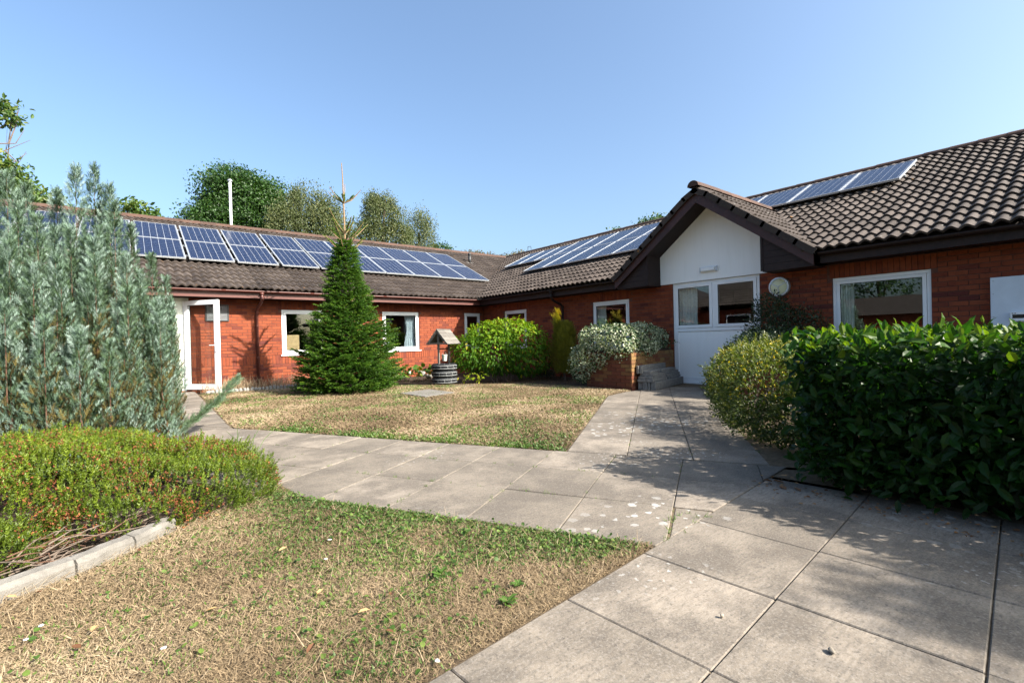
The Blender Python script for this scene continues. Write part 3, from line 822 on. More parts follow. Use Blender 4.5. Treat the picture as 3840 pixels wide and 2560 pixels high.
for tm in tile_meshes:
    tm.polygons.foreach_set('use_smooth', [i < 16 for i in range(len(tm.polygons))])
MA = np.array([[1, 0, 0], [0, CS, -SN], [0, SN, CS]], float)
MBm = np.array([[0, CS, -SN], [-1, 0, 0], [0, SN, CS]], float)
cg, sg = math.cos(PG), math.sin(PG)
# gable slopes: right (lower Y) slope looks to -Y, left slope to +Y
MGR = np.array([[1, 0, 0], [0, cg, -sg], [0, sg, cg]], float)
MGL = np.array([[-1, 0, 0], [0, -cg, sg], [0, sg, cg]], float)
NR = int(SL / GA) + 1
pA = [(x0, 1.0, 1.69, 1.655) for x0 in (-3.10, -2.03, -0.96, 0.12, 1.19, 2.265, 3.36)] + [(4.42 + 1.007 * k, 0.99, 1.68 - 0.012 * k, 1.645) for k in range(6)]
def underA(x, s): return -3.2 < x < 10.3 and 1.9 < s < 4.7
def underB(y, s): return (6.9 < y < 12.6 and 2.2 < s < 4.8) or (12.6 < y < 15.2 and 3.5 < s < 4.6) or (2.7 < y < 6.8 and 3.9 < s < 5.0)
tiles = []                                    # (roof, matrix, loc, s, u)
for k in range(NR):
    s0 = k * GA - 0.045
    u = -4.62
    while u < XE + (s0 + 0.4) * CS + 0.2:
        tiles.append(('A', MA, RA(u, s0, 0), s0, u)); u += 2 * PR
    u = -1.2
    while u < YE + (s0 + 0.4) * CS + 0.2:
        z = ZE + s0 * SN
        half = (ZG - z) / GS
        if not (abs(u - YC) + 0.22 < half): tiles.append(('B', MBm, RB(u, s0, 0), s0, u))
        u += 2 * PR
def visible_tile(tl):
    r_, _, loc, s0, u = tl
    x, y, dd = pix(loc)
    if dd < 0.5 or not (0 < x < 3840 and 0 < y < 2560): return False
    if r_ == 'A': return -0.6 < u < XE + s0 * CS - 0.4 and not underA(u, s0) and not (x < 700) and not (1200 < x < 1360)
    return u < YE + s0 * CS - 0.4 and not underB(u, s0) and not (abs(u - YC) < (ZG - ZE - s0 * SN) / GS + 0.6)
vt = [t_ for t_ in tiles if visible_tile(t_)]
vt.sort(key=lambda t_: depth(t_[2]))
solo = set(id(t_) for t_ in vt[:300])
for t_ in vt[:300]:
    mt = Matrix(t_[1].tolist()).to_4x4()
    jit = np.array([random.uniform(-.003, .003), random.uniform(-.003, .003), random.uniform(0, .004)])
    o = link('roof_tile', random.choice(tile_meshes), roof, t_[2] + jit - OFF, mt.to_euler())
def tile_stuff(name, lst, planes, parent, mat='roof_tile'):
    N = len(lst); nv = len(TV)
    V = np.concatenate([(t_[1] @ TV.T).T + t_[2] + rng.uniform(-.003, .003, 3) for t_ in lst]) - OFF
    F = (TF[None] + (np.arange(N) * nv)[:, None, None]).reshape(-1, 4)
    me = np_mesh(name, V, F, M[mat], np.repeat(rng.random(N), nv), True)
    if planes:
        bm = bmesh.new(); bm.from_mesh(me)
        for co, no in planes:
            bmesh.ops.bisect_plane(bm, geom=bm.verts[:] + bm.edges[:] + bm.faces[:], plane_co=Vector(co) - Vector(OFF), plane_no=Vector(no), clear_outer=True)
        bm.to_mesh(me); bm.free()
    o = link(name, me, parent); tag(o, kind='stuff'); return o
tile_stuff('tile_field', [t_ for t_ in tiles if t_[0] == 'A' and id(t_) not in solo], [((XE, YE, 0), (1, -1, 0))], roof)
tile_stuff('tile_field', [t_ for t_ in tiles if t_[0] == 'B' and id(t_) not in solo], [((XE - 0.03, YE, 0), (-1, 1, 0))], roof)
# valley board
v0, v1 = np.array([XE - 0.05, YE - 0.05, ZE - 0.03]), np.array([xr, yr, ZR - 0.01])
MB().bar(v0, v1, 0.16, 0.01).build('valley_lining', M['concrete_grey'], roof)

def half_round(m, a, b, rad, r=0.5, seg=8):
    a = np.array(a, float); b = np.array(b, float); t_ = (b - a) / np.linalg.norm(b - a); sd = np.cross(t_, (0, 0, 1)); sd /= np.linalg.norm(sd); up = np.cross(sd, t_)
    vs = [p + rad * (math.cos(math.pi * k / seg) * sd * 1.05 + math.sin(math.pi * k / seg) * up) for p in (a, b) for k in range(seg + 1)]
    n = seg + 1
    m.add(vs, [(k + 1, k, n + k, n + k + 1) for k in range(seg)] + [tuple(range(n)), tuple(range(n, 2 * n))[::-1]], r)
ridge_n = 0
def ridge_run(a, b, z, parent, L=0.45):
    a = np.array(a, float); b = np.array(b, float); n = max(1, int(np.linalg.norm(b - a) / L)); stp = (b - a) / n
    for k in range(n):
        m = MB(); p = a + stp * k
        half_round(m, p + (0, 0, random.uniform(-.004, .004)), p + stp * 1.01 + (0, 0, 0.006), 0.115 + (k % 2) * 0.002, random.random())
        m.build('ridge_tile', M['ridge_tile'], parent, smooth=False)
ridge_run((-5.0, yr, ZR - 0.0), (xr, yr, ZR - 0.0), 0, roof)
ridge_run((xr, -1.0, ZR), (xr, yr, ZR), 0, roof)

# ---- porch gable
gab = MB()
XF = 8.92                                     # verge plane
Xend = XE + (ZG - ZE) / math.tan(PIT)
def gz(y): return ZG - abs(y - YC) * GS
def gslope(m, off, x0):                       # sloping sheet under the tiles
    for sgn in (-1, 1):
        ye = YC + sgn * (HW + 0.02)
        m.add([(x0, ye, gz(ye) - off), (x0, YC, ZG - off), (Xend, YC, ZG - off), (XE + 0.05, ye, gz(ye) - off)], [(0, 1, 2, 3) if sgn < 0 else (3, 2, 1, 0)])
gslope(gab, 0.045, XF + 0.03)
gable = gab.build('porch_gable', M['roof_deck'], bld)
gt = []
SLG = HW / cg
for sgn, mt in ((-1, MGR), (1, MGL)):
    for k in range(int(SLG / GA) + 1):
        s0 = k * GA - 0.03
        if s0 > SLG - 0.12: continue
        z = ZE + s0 * sg
        xe = XE + (z - ZE) / math.tan(PIT) + 0.35
        x = XF + PR + 0.01
        while x - PR < xe:
            y = YC + sgn * (HW - s0 * cg)
            gt.append(('G', mt, np.array([x, y, z]), s0, x)); x += 2 * PR
tile_stuff('tile_field', gt, [], gable)
for sgn in (-1, 1):                           # stepped verge units
    nv = 8
    for k in range(nv):
        a = k / nv; b = (k + 1) / nv + 0.02
        pa = np.array([XF, YC + sgn * (HW + 0.03) * (1 - a), 0]); pb = np.array([XF, YC + sgn * (HW + 0.03) * (1 - b), 0])
        lift_a, lift_b = 0.052, 0.040
        m = MB()
        A_ = np.array([pa[0], pa[1], gz(pa[1])]); B_ = np.array([pb[0], pb[1], gz(pb[1])])
        nrm = np.array([0, sgn * math.sin(PG), math.cos(PG)])
        q = []
        for xx in (XF - 0.018, XF + 0.012):
            q += [A_ * (0, 1, 1) + (xx, 0, 0) + nrm * lift_a, B_ * (0, 1, 1) + (xx, 0, 0) + nrm * lift_b, B_ * (0, 1, 1) + (xx, 0, 0) - nrm * 0.075, A_ * (0, 1, 1) + (xx, 0, 0) - nrm * 0.06]
        m.add(q, [(0, 1, 2, 3), (7, 6, 5, 4), (0, 4, 5, 1), (1, 5, 6, 2), (2, 6, 7, 3), (3, 7, 4, 0)], random.random() * 0.5)
        m.build('verge_tile', M['roof_tile'], gable)
m = MB()
ridge_run((XF - 0.06, YC, ZG + 0.01), (Xend + 0.1, YC, ZG + 0.01), 0, gable, 0.42)
for sgn in (-1, 1):                           # barge boards
    pts = [(YC + sgn * (HW - 0.02), 0), (YC, 0)]
    y_a, y_b = YC + sgn * (HW - 0.01), YC + sgn * 0.0
    q = []
    for xx in (XF + 0.035, XF + 0.062):
        q += [(xx, y_a, gz(y_a) - 0.05), (xx, y_b, gz(y_b) - 0.05), (xx, y_b, gz(y_b) - 0.30), (xx, y_a, gz(y_a) - 0.245)]
    MB().add(q, [(0, 1, 2, 3), (7, 6, 5, 4), (0, 4, 5, 1), (1, 5, 6, 2), (2, 6, 7, 3), (3, 7, 4, 0)]).build('barge_board', M['wood_barge'], gable)
    # sloping soffit
    yb = YC + sgn * 1.24
    MB().add([(XF + 0.063, yb, gz(yb) - 0.235), (XF + 0.063, YC, ZG - 0.235), (XW, YC, ZG - 0.235), (XW, yb, gz(yb) - 0.235)], [(0, 1, 2, 3)]).build('soffit', M['wood_dark'], gable)
    # boarded box end
    XB = XF + 0.115
    yo = YC + sgn * (HW + 0.0)
    zb = 2.18
    nb = 6
    hgt = 0.118
    for k in range(nb):
        z0 = zb + k * hgt; z1 = min(z0 + hgt - 0.004, gz(yb) - 0.2)
        if z1 <= z0: continue
        ylim0 = YC + sgn * min(HW - 0.03, (ZG - 0.12 - z1) / GS)
        MB().box(XB, min(yb, ylim0), z0, XB + 0.02, max(yb, ylim0), z1).build('cladding_board', M['wood_dark'], gable)
    MB().box(XB + 0.0205, yb - 0.0, zb, XW + 0.04, yb + sgn * 0.02, gz(yb) - 0.235).build('box_side', M['wood_dark'], gable)
    MB().box(XB, yb, zb - 0.012, XW + 0.04, yo - sgn * 0.02, zb - 0.002).build('box_base', M['wood_dark'], gable)
    MB().box(XB - 0.012, yb - 0.012, zb - 0.0, XB - 0.001, yb + 0.03, gz(yb) - 0.24).build('corner_trim', M['wood_dark'], gable)
zt = gz(YC + 1.31) - 0.2
wpoly = [(YC - 1.225, 2.205), (YC + 1.30, 2.205), (YC + 1.30, zt), (YC, ZG - 0.2), (YC - 1.225, zt)]
wb = MB(); n = len(wpoly)
wb.add([(XW - 0.018, y, z) for y, z in wpoly] + [(XW + 0.05, y, z) for y, z in wpoly], [tuple(range(n))[::-1], tuple(range(n, 2 * n))] + [(i, (i + 1) % n, n + (i + 1) % n, n + i) for i in range(n)])
wb.build('white_gable_board', M['white_board'], gable)

# interior: partitions, floor and ceiling so that the windows look into rooms
mb = MB()
mb.box(-8.9, YW + 4.0, 0, XW + 4, YW + 4.1, 2.4); mb.box(XW + 4.0, -6.9, 0, XW + 4.1, YW + 4, 2.4)
mb.box(-8.9, YW + 0.27, 2.30, XW + 4, YW + 4.0, 2.33); mb.box(XW + 0.27, -6.9, 2.30, XW + 4.0, YW + 0.26, 2.33)
mb.box(5.0, YW + 0.27, 0, 5.08, YW + 4, 2.3); mb.box(8.2, YW + 0.27, 0, 8.28, YW + 4, 2.3); mb.box(2.2, YW + 0.27, 0, 2.28, YW + 4, 2.3); mb.box(XW + 0.27, 3.6, 0, XW + 4, 3.68, 2.3); mb.box(XW + 0.27, 6.7, 0, XW + 4, 6.78, 2.3); mb.box(XW + 0.27, 9.6, 0, XW + 4, 9.68, 2.3)
mb.build('interior_wall', M['interior'], bld)
MB().box(-8.9, YW + 0.27, -0.02, XW + 4, YW + 4.0, 0.02).box(XW + 0.27, -6.9, -0.02, XW + 4.0, YW + 0.26, 0.02).build('interior_floor', M['interior_floor'], bld)

# ================================================================== things on the building
def curtain(name, axis, a0, a1, z0, z1, depth_, mat, label, taper=0.0):
    V = []; F = []; n = 40
    base = (a0 + a1) / 2
    for j in range(7):
        zz = z1 + (z0 - z1) * j / 6
        for k in range(n + 1):
            t_ = k / n
            a = a0 + (a1 - a0) * t_
            a = a1 + (a - a1) * (1 - taper * math.sin(math.pi * min(1, j / 6 * 1.1)) * 0.7)
            w = 0.03 * math.sin(t_ * 38) + 0.01 * math.sin(t_ * 91 + j)
            V.append((a, YW + depth_ + w, zz) if axis == 'A' else (XW + depth_ + w, a, zz))
    for j in range(6):
        for k in range(n): F.append((j * (n + 1) + k, j * (n + 1) + k + 1, (j + 1) * (n + 1) + k + 1, (j + 1) * (n + 1) + k))
    o = MB().add(V, F).build(name, M[mat], None, smooth=True)
    return tag(o, label, 'curtain')
curtain('curtain', 'A', 6.62, 6.98, 0.86, 1.95, 0.17, 'curtain_blue', 'patterned pale blue curtain at the right of the window behind the wishing well', 0.35)
curtain('curtain', 'B', 5.62, 6.05, 1.2, 2.1, 0.17, 'curtain_white', 'white net curtain in the left casement above the white entrance panel')
curtain('curtain', 'B', 2.72, 2.95, 0.86, 1.95, 0.17, 'curtain_white', 'pale curtain at the left of the large window above the laurel hedge')
curtain('curtain', 'B', 8.2, 8.46, 0.86, 1.95, 0.17, 'curtain_white', 'pale curtain in the shaded window behind the variegated ivy')
m = MB().box(3.2, YW + 0.20, 0.84, 3.56, YW + 0.24, 1.31)
tag(m.build('wooden_board', M['wood_light'], None), 'pale wooden board standing inside the window left of the spruce', 'board')
# chair behind the middle window
m = MB(); N = 24
pts = [(6.12 + 0.17 * math.cos(math.pi * k / (N - 1)) * 1.0, 0.93 + 0.17 * math.sin(math.pi * k / (N - 1)) * 1.05) for k in range(N)] + [(5.95, 0.62), (6.29, 0.62)]
n = len(pts)
m.add([(x, YW + 0.42 + 0.25 * (x - 6.12) ** 2, z) for x, z in pts] + [(x, YW + 0.45 + 0.25 * (x - 6.12) ** 2, z) for x, z in pts], [tuple(range(n)), tuple(range(n, 2 * n))[::-1]] + [((i + 1) % n, i, n + i, n + (i + 1) % n) for i in range(n)])
ch = thing('chair', (6.12, YW + 0.6, 0.02), 'pale blue round-backed chair inside the window behind the well', 'chair')
m.build('backrest', M['chair_blue'], ch)
MB().box(5.95, YW + 0.46, 0.44, 6.29, YW + 0.85, 0.48).build('seat', M['chair_blue'], ch)
for x in (5.97, 6.25):
    for y in (YW + 0.48, YW + 0.81): MB().box(x, y, 0.02, x + 0.025, y + 0.025, 0.44).build('leg', M['metal_grey'], ch)
for x in (5.965, 6.255): MB().box(x, YW + 0.455, 0.48, x + 0.02, YW + 0.475, 0.75).build('back_post', M['metal_grey'], ch)

# round wall lamp
rl = thing('round_wall_lamp', (XW, 3.84, 1.91), 'round wall lamp with cream lens and three-armed guard on shaded brick', 'lamp')
def disc_x(m, x0, x1, r0, r1, r=0.5, seg=36):
    vs = [(x, rr * math.cos(2 * math.pi * k / seg), rr * math.sin(2 * math.pi * k / seg)) for x, rr in ((0, 0.001), (x0, r0), (x1, r1), (x1, 0.001)) for k in range(seg)]
    m.add(vs, [(i * seg + (k + 1) % seg, i * seg + k, (i + 1) * seg + k, (i + 1) * seg + (k + 1) % seg) for i in range(3) for k in range(seg)], r)
m = MB(); disc_x(m, -0.005, -0.06, 0.185, 0.18); m.build('lamp_body', M['metal_grey'], rl, local=True)
m = MB(); seg = 40
for a, b in (((-0.061, 0.182), (-0.075, 0.178)), ((-0.075, 0.178), (-0.078, 0.150)), ((-0.078, 0.150), (-0.062, 0.146))):
    vs = [(x, r_ * math.cos(2 * math.pi * k / seg), r_ * math.sin(2 * math.pi * k / seg)) for x, r_ in (a, b) for k in range(seg)]
    m.add(vs, [((k + 1) % seg, k, seg + k, seg + (k + 1) % seg) for k in range(seg)])
m.build('rim', M['aluminium'], rl, local=True)
m = MB()
vs = [(-0.062 - 0.03 * math.cos(i / 5 * math.pi / 2), 0.148 * math.sin(i / 5 * math.pi / 2) * math.cos(2 * math.pi * k / seg), 0.148 * math.sin(i / 5 * math.pi / 2) * math.sin(2 * math.pi * k / seg)) for i in range(6) for k in range(seg)]
m.add(vs, [(i * seg + (k + 1) % seg, i * seg + k, (i + 1) * seg + k, (i + 1) * seg + (k + 1) % seg) for i in range(5) for k in range(seg)])
m.build('lens', M['lamp_lens'], rl, smooth=True, local=True)
for w in (-math.pi / 2, math.pi / 6, math.pi * 5 / 6):
    m = MB().bar((-0.098, 0, 0), (-0.082, 0.165 * math.cos(w), 0.165 * math.sin(w)), 0.013, 0.010, up=(1, 0.01, 0.02))
    m.build('guard_arm', M['aluminium'], rl, local=True)
# rectangular bulkhead light
bl = thing('bulkhead_light', (XW, 5.23, 2.42), 'rectangular white emergency light on the white gable board', 'lamp')
MB().box(-0.055, -0.19, -0.055, -0.02, 0.19, 0.055).build('housing', M['upvc'], bl, local=True, bevel=0.006)
MB().add([(-0.056, -0.165, -0.045), (-0.056, 0.165, -0.045), (-0.056, 0.165, 0.045), (-0.056, -0.165, 0.045), (-0.095, -0.15, -0.03), (-0.095, 0.15, -0.03), (-0.095, 0.15, 0.03), (-0.095, -0.15, 0.03)], [(4, 7, 6, 5), (0, 4, 5, 1), (1, 5, 6, 2), (2, 6, 7, 3), (3, 7, 4, 0)]).build('diffuser', M['upvc'], bl, local=True)
for s_ in (-1, 1): MB().box(-0.066, s_ * 0.183 - 0.008, -0.052, -0.0555, s_ * 0.183 + 0.008, 0.052).build('end_clip', M['metal_grey'], bl, local=True)
# metal cabinet
cb = thing('metal_cabinet', (XW, 0.6, 1.4), 'pale blue metal cabinet on the shaded wall at the right edge', 'cabinet')
MB().box(-0.11, -0.43, -0.42, -0.002, 0.43, 0.35).build('cabinet_body', M['cabinet_paint'], cb, local=True, bevel=0.006)
for y in (0.40,):
    for z in (0.30, 0.12, -0.2): m = MB(); m.box(-0.114, y - 0.008, z - 0.008, -0.1105, y + 0.008, z + 0.008); m.build('screw', M['metal_grey'], cb, local=True)
kp = thing('control_unit', (XW - 0.112, 0.76, 1.2), 'small white control box with a dark screen on the metal cabinet', 'control box')
MB().box(-0.05, -0.075, -0.07, -0.0, 0.075, 0.055).build('case', M['upvc'], kp, local=True, bevel=0.004)
MB().box(-0.052, -0.06, -0.03, -0.0505, 0.055, 0.022).build('screen', M['screen'], kp, local=True)
for y in (0.02, 0.045): MB().box(-0.052, y, 0.032, -0.0505, y + 0.015, 0.044).build('button', M['vent_black'], kp, local=True)

# ---- solar panels
ORD = ['first', 'second', 'third', 'fourth', 'fifth', 'sixth', 'seventh', 'eighth', 'ninth', 'tenth', 'eleventh', 'twelfth', 'thirteenth', 'fourteenth', 'fifteenth']
pm_cache = {}
def panel_meshes(w, l):
    k = (round(w, 3), round(l, 3))
    if k not in pm_cache:
        f = MB(); b = 0.022; h = 0.04
        f.box(-w / 2, 0, 0, w / 2, b, h); f.box(-w / 2, l - b, 0, w / 2, l, h); f.box(-w / 2, b, 0, -w / 2 + b, l - b, h); f.box(w / 2 - b, b, 0, w / 2, l - b, h)
        c = MB().box(-w / 2 + b, b, 0.02, w / 2 - b, l - b, 0.035)
        r = MB().box(-w / 2 - 0.03, -0.02, -0.045, w / 2 + 0.03, 0.02, -0.003)
        for x in (-w / 2 + 0.2, w / 2 - 0.2): r.box(x - 0.02, -0.015, -0.10, x + 0.02, 0.015, -0.0455)
        pm_cache[k] = (f.mesh('frame', M['aluminium']), c.mesh('cells', M['solar_cell']), r.mesh('mounting_rail', M['metal_grey']))
    return pm_cache[k]
def panel(roof_, u0, w, s0, l, label, group, n=0.135):
    mt = MA if roof_ == 'A' else MBm
    c = RA(u0 + w / 2, s0, n) if roof_ == 'A' else RB(u0 + w / 2, s0, n)
    e = Matrix(mt.tolist()).to_euler()
    o = thing('solar_panel', c, label, 'solar panel', group, e)
    fm, cm, rm = panel_meshes(w, l)
    link('frame', fm, o); link('cells', cm, o); link('mounting_rail', rm, o, (0, l * 0.22, 0)); link('mounting_rail', rm, o, (0, l * 0.78, 0))
for k, (x0, w, s0, l) in enumerate(pA):
    panel('A', x0, w, s0, l, 'blue solar panel on the sunlit left roof, lower row, %s from the left' % ORD[k], 'solar panels on the sunlit left roof')
    panel('A', x0, w, s0 + l + 0.025, l, 'blue solar panel on the sunlit left roof, upper row, %s from the left' % ORD[k], 'solar panels on the sunlit left roof')
for k in range(6):
    y0 = 11.735 - 0.978 * k
    panel('B', y0, 0.965, 1.98, 1.56, 'blue solar panel left of the gable, lower row, %s from the left' % ORD[k], 'solar panels on the roof left of the porch gable')
    panel('B', y0, 0.965, 3.555, 1.56, 'blue solar panel left of the gable, upper row, %s after the valley group' % ORD[k], 'solar panels on the roof left of the porch gable')
for k in range(3):
    panel('B', 12.66 + 0.90 * (2 - k), 0.89, 3.34, 1.56, 'blue solar panel by the roof valley, %s of the three that stand lower' % ORD[k], 'solar panels on the roof left of the porch gable')
for k in range(4):
    panel('B', 5.80 - 1.063 * k, 1.045, 3.68, 1.62, 'blue solar panel on the roof right of the gable, %s from the gable' % ORD[k], 'solar panels on the roof right of the porch gable')

# roof furniture
vp = RA(11.38, 4.49, 0.0)
v_ = thing('vent_pipe', (vp[0], vp[1], vp[2]), 'short dark vent pipe on the left roof beside the valley', 'vent pipe')
MB().tube([(0, 0, -0.05), (0, 0, 0.36)], 0.06, 12).build('pipe', M['vent_black'], v_, local=True, smooth=True)
MB().tube([(0, 0, 0.36), (0, 0, 0.39), (0, 0, 0.45)], [0.075, 0.08, 0.05], 12).build('cowl', M['vent_black'], v_, local=True)
MB().obox((0, -0.03, 0.03), (0.16, 0, 0), (0, 0.16 * CS, 0.16 * SN), (0, -0.004, 0.008)).build('flashing', M['concrete_grey'], v_, local=True)
fp = atY(531, 525, 19.4); ft = atY(531, 413, 19.4)
fl = thing('flue_pole', (fp[0], 19.4, 4.4), 'tall thin white flue pole rising behind the left roof ridge', 'flue')
MB().tube([(0, 0, 0), (0, 0, ft[2] - 4.4 - 0.06)], 0.042, 14).build('pole', M['pole_white'], fl, local=True, smooth=True)
MB().tube([(0, 0, ft[2] - 4.46), (0, 0, ft[2] - 4.4)], [0.085, 0.06], 14).build('cap', M['metal_grey'], fl, local=True)
an = atX(1213, 588, xr + 2.0); at_ = atX(1215, 566, xr + 2.0)
al = thing('roof_aerial', (an[0], an[1], 3.9), 'thin dark aerial with a short arm behind the roof valley', 'aerial')
hz = at_[2] - 3.9
MB().tube([(0, 0, 0), (0, 0, hz)], 0.014, 6).build('mast', M['vent_black'], al, local=True)
MB().tube([(0, 0, hz), (0.12, -0.10, hz + 0.01), (0.13, -0.11, hz - 0.14)], 0.014, 6).build('arm', M['vent_black'], al, local=True)

# ---- the wing across the courtyard, out of frame but mirrored in the glass
XC = -3.9
wc = thing('opposite_wing', (XC, 11.0, 0), 'red brick wing across the courtyard with a brown hipped roof', 'building')
mb = MB(); mb.box(XC - 6, 9.2, 0, XC, YE + 0.4, 2.25); mb.build('wall', M['brick'], wc)
mb = MB(); e = 0.45; r_ = 3.2; zt_ = ZE + 3.65 * math.tan(PIT)
x1, x0, ya, yb_ = XC + e, XC - 6 - e, 9.2 - e, YE + 0.4
mb.add([(x1, ya, ZE), (x1, yb_, ZE), ((x0 + x1) / 2, yb_, zt_), ((x0 + x1) / 2, ya + 3.2, zt_), (x0, ya, ZE), (x0, yb_, ZE)], [(0, 1, 2, 3), (0, 3, 4), (4, 3, 2, 5), (1, 5, 2)])
rc = mb.build('roof', M['roof_tile'], wc)
ct = []
off_c = np.array([XC, 11.0, 0.0])
MCm = np.array([[0, -CS, SN], [1, 0, 0], [0, SN, CS]], float)
for k in range(12):
    s0 = k * GA
    y = ya + s0 * CS + 0.3
    while y < yb_: ct.append(('C', MCm, np.array([x1 - s0 * CS, y, ZE + s0 * SN]), s0, y)); y += 2 * PR
N = len(ct); V = np.concatenate([(t_[1] @ TV.T).T + t_[2] for t_ in ct]) - off_c
F = (TF[None] + (np.arange(N) * len(TV))[:, None, None]).reshape(-1, 4)
tag(link('tile_field', np_mesh('tile_field', V, F, M['roof_tile'], np.repeat(rng.random(N), len(TV))), rc), kind='stuff')
mb = MB(); mb.box(XC + 0.002, 10.6, 0.9, XC + 0.05, 11.8, 2.0); w_ = mb.build('window', M['upvc'], wc); MB().box(XC + 0.052, 10.67, 0.97, XC + 0.056, 11.73, 1.93).build('pane', M['screen'], w_)

# ================================================================== plants
def unit(a):
    a = np.asarray(a, float); return a / (np.linalg.norm(a, axis=-1, keepdims=True) + 1e-9)
def rdir(n): return unit(rng.normal(size=(n, 3)))
def scat_mesh(name, T, pos, ax, nr, scl, rnd, mat, off=(0, 0, 0), wid=None):
    """copies of a small leaf template as one mesh; ax = leaf axis, nr = face normal"""
    tv, tf = T
    tv = np.asarray(tv, float)
    pos = np.asarray(pos, float); N = len(pos); k = len(tv)
    ax = unit(ax); side = unit(np.cross(nr, ax)); nr = np.cross(ax, side)
    scl = np.broadcast_to(np.asarray(scl, float), (N,))
    wd = scl if wid is None else np.broadcast_to(np.asarray(wid, float), (N,))
    V = pos[:, None, :] + scl[:, None, None] * tv[None, :, 0:1] * ax[:, None, :] + wd[:, None, None] * tv[None, :, 1:2] * side[:, None, :] + scl[:, None, None] * tv[None, :, 2:3] * nr[:, None, :]
    V = V.reshape(-1, 3) - np.asarray(off, float)
    base = (np.arange(N) * k)
    if len({len(f) for f in tf}) == 1:
        F = (np.asarray(tf)[None] + base[:, None, None]).reshape(-1, len(tf[0]))
    else:
        tri = []
        for f in tf:
            for i in range(1, len(f) - 1): tri.append((f[0], f[i], f[i + 1]))
        F = (np.asarray(tri)[None] + base[:, None, None]).reshape(-1, 3)
    return np_mesh(name, V, F, M[mat], np.repeat(np.clip(rnd, 0, 1), k))
def scat(name, T, pos, ax, nr, scl, rnd, mat, parent=None, wid=None, kind='stuff'):
    off = wloc(parent) if parent is not None else (0, 0, 0)
    o = link(name, scat_mesh(name, T, pos, ax, nr, scl, rnd, mat, off, wid), parent)
    if kind: tag(o, kind=kind)
    return o
BLADE1 = ([(0, -.5, 0), (0, .5, 0), (0.55, .38, .10), (1, 0, .04), (0.55, -.38, .10)], [(0, 1, 2), (0, 2, 4), (4, 2, 3)])
BLADE_T = ([(0, -.5, 0), (0, .5, 0), (1, 0, .06)], [(0, 1, 2)])
LEAF_S = ([(0, 0, 0), (.45, .28, .05), (1, 0, -.03), (.45, -.28, .05)], [(0, 1, 2), (0, 2, 3)])
LEAF_B = ([(0, 0, 0), (.33, 0, -.02), (.7, 0, 0), (1, 0, -.10), (.28, .20, .045), (.66, .185, .055), (.28, -.20, .045), (.66, -.185, .055)],
          [(0, 1, 4), (4, 1, 2), (4, 2, 5), (5, 2, 3), (1, 0, 6), (1, 6, 2), (2, 6, 7), (2, 7, 3)])
LEAF_R = ([(0, 0, 0), (.2, .30, .04), (.55, .42, .07), (.9, .26, .02), (1, 0, -.04), (.9, -.26, .02), (.55, -.42, .07), (.2, -.30, .04), (.5, 0, 0)],
          [(8, 0, 1), (8, 1, 2), (8, 2, 3), (8, 3, 4), (8, 4, 5), (8, 5, 6), (8, 6, 7), (8, 7, 0)])
def needle_sprig(n, nl, spread, w=0.022, flat=0.0, seed=1):
    r = np.random.default_rng(seed); V = []; F = []
    V += [(0, -.012, 0), (0, .012, 0), (1, 0, 0)]; F.append((0, 1, 2))
    for i in range(n):
        t_ = 0.06 + 0.94 * i / n; a = 2.4 * i + r.uniform(-.3, .3)
        d_ = np.array([math.cos(spread), math.sin(spread) * math.cos(a), math.sin(spread) * math.sin(a) * (1 - flat)])
        L = nl * (1.0 - 0.45 * t_) * r.uniform(.8, 1.2)
        b = np.array([t_, 0, 0]); s_ = np.cross(d_, r.normal(size=3)); s_ /= np.linalg.norm(s_)
        k = len(V); V += [tuple(b - s_ * w), tuple(b + s_ * w), tuple(b + d_ * L)]; F.append((k, k + 1, k + 2))
    return V, F
SPRUCE = needle_sprig(22, 0.28, math.radians(50), 0.056, 0.30, 3)
HEATH = needle_sprig(16, 0.28, math.radians(45), 0.045, 0.0, 5)
def frond(n, seed=2):                            # feathery cypress spray, flat with short side shoots
    r = np.random.default_rng(seed); V = [(0, -.02, 0), (0, .02, 0), (1, 0, .02)]; F = [(0, 1, 2)]
    for i in range(n):
        t_ = 0.08 + 0.88 * i / n; sd = 1 if i % 2 else -1
        L = 0.42 * (1 - 0.72 * t_) * r.uniform(.8, 1.25); a = math.radians(r.uniform(32, 52))
        e = np.array([t_ + L * math.cos(a), sd * L * math.sin(a), r.uniform(-.10, .14)]); b = np.array([t_, 0, 0.0])
        mpt = b + (e - b) * 0.5; wv = np.array([-math.sin(a) * sd, math.cos(a), 0]) * 0.030
        k = len(V); V += [tuple(b), tuple(mpt + wv), tuple(e), tuple(mpt - wv)]; F += [(k, k + 1, k + 2), (k, k + 2, k + 3)]
    return V, F
FROND = frond(12)
def frond_fine(n, seed=4):
    r = np.random.default_rng(seed); V = []; F = []
    for i in range(n):
        t_ = .05 + .9 * i / n; sd = 1 if i % 2 else -1; L = .5 * (1 - .6 * t_) * r.uniform(.8, 1.3); a = math.radians(r.uniform(25, 55)) if i < n - 1 else 0
        b = np.array([t_, 0, 0]); e = b + np.array([L * math.cos(a), sd * L * math.sin(a), r.uniform(-.12, .18)]); wv = np.array([0, .045, .02])
        k = len(V); V += [tuple(b - wv), tuple(b + wv), tuple(e)]; F.append((k, k + 1, k + 2))
    return V, F
FROND_F = frond_fine(11)
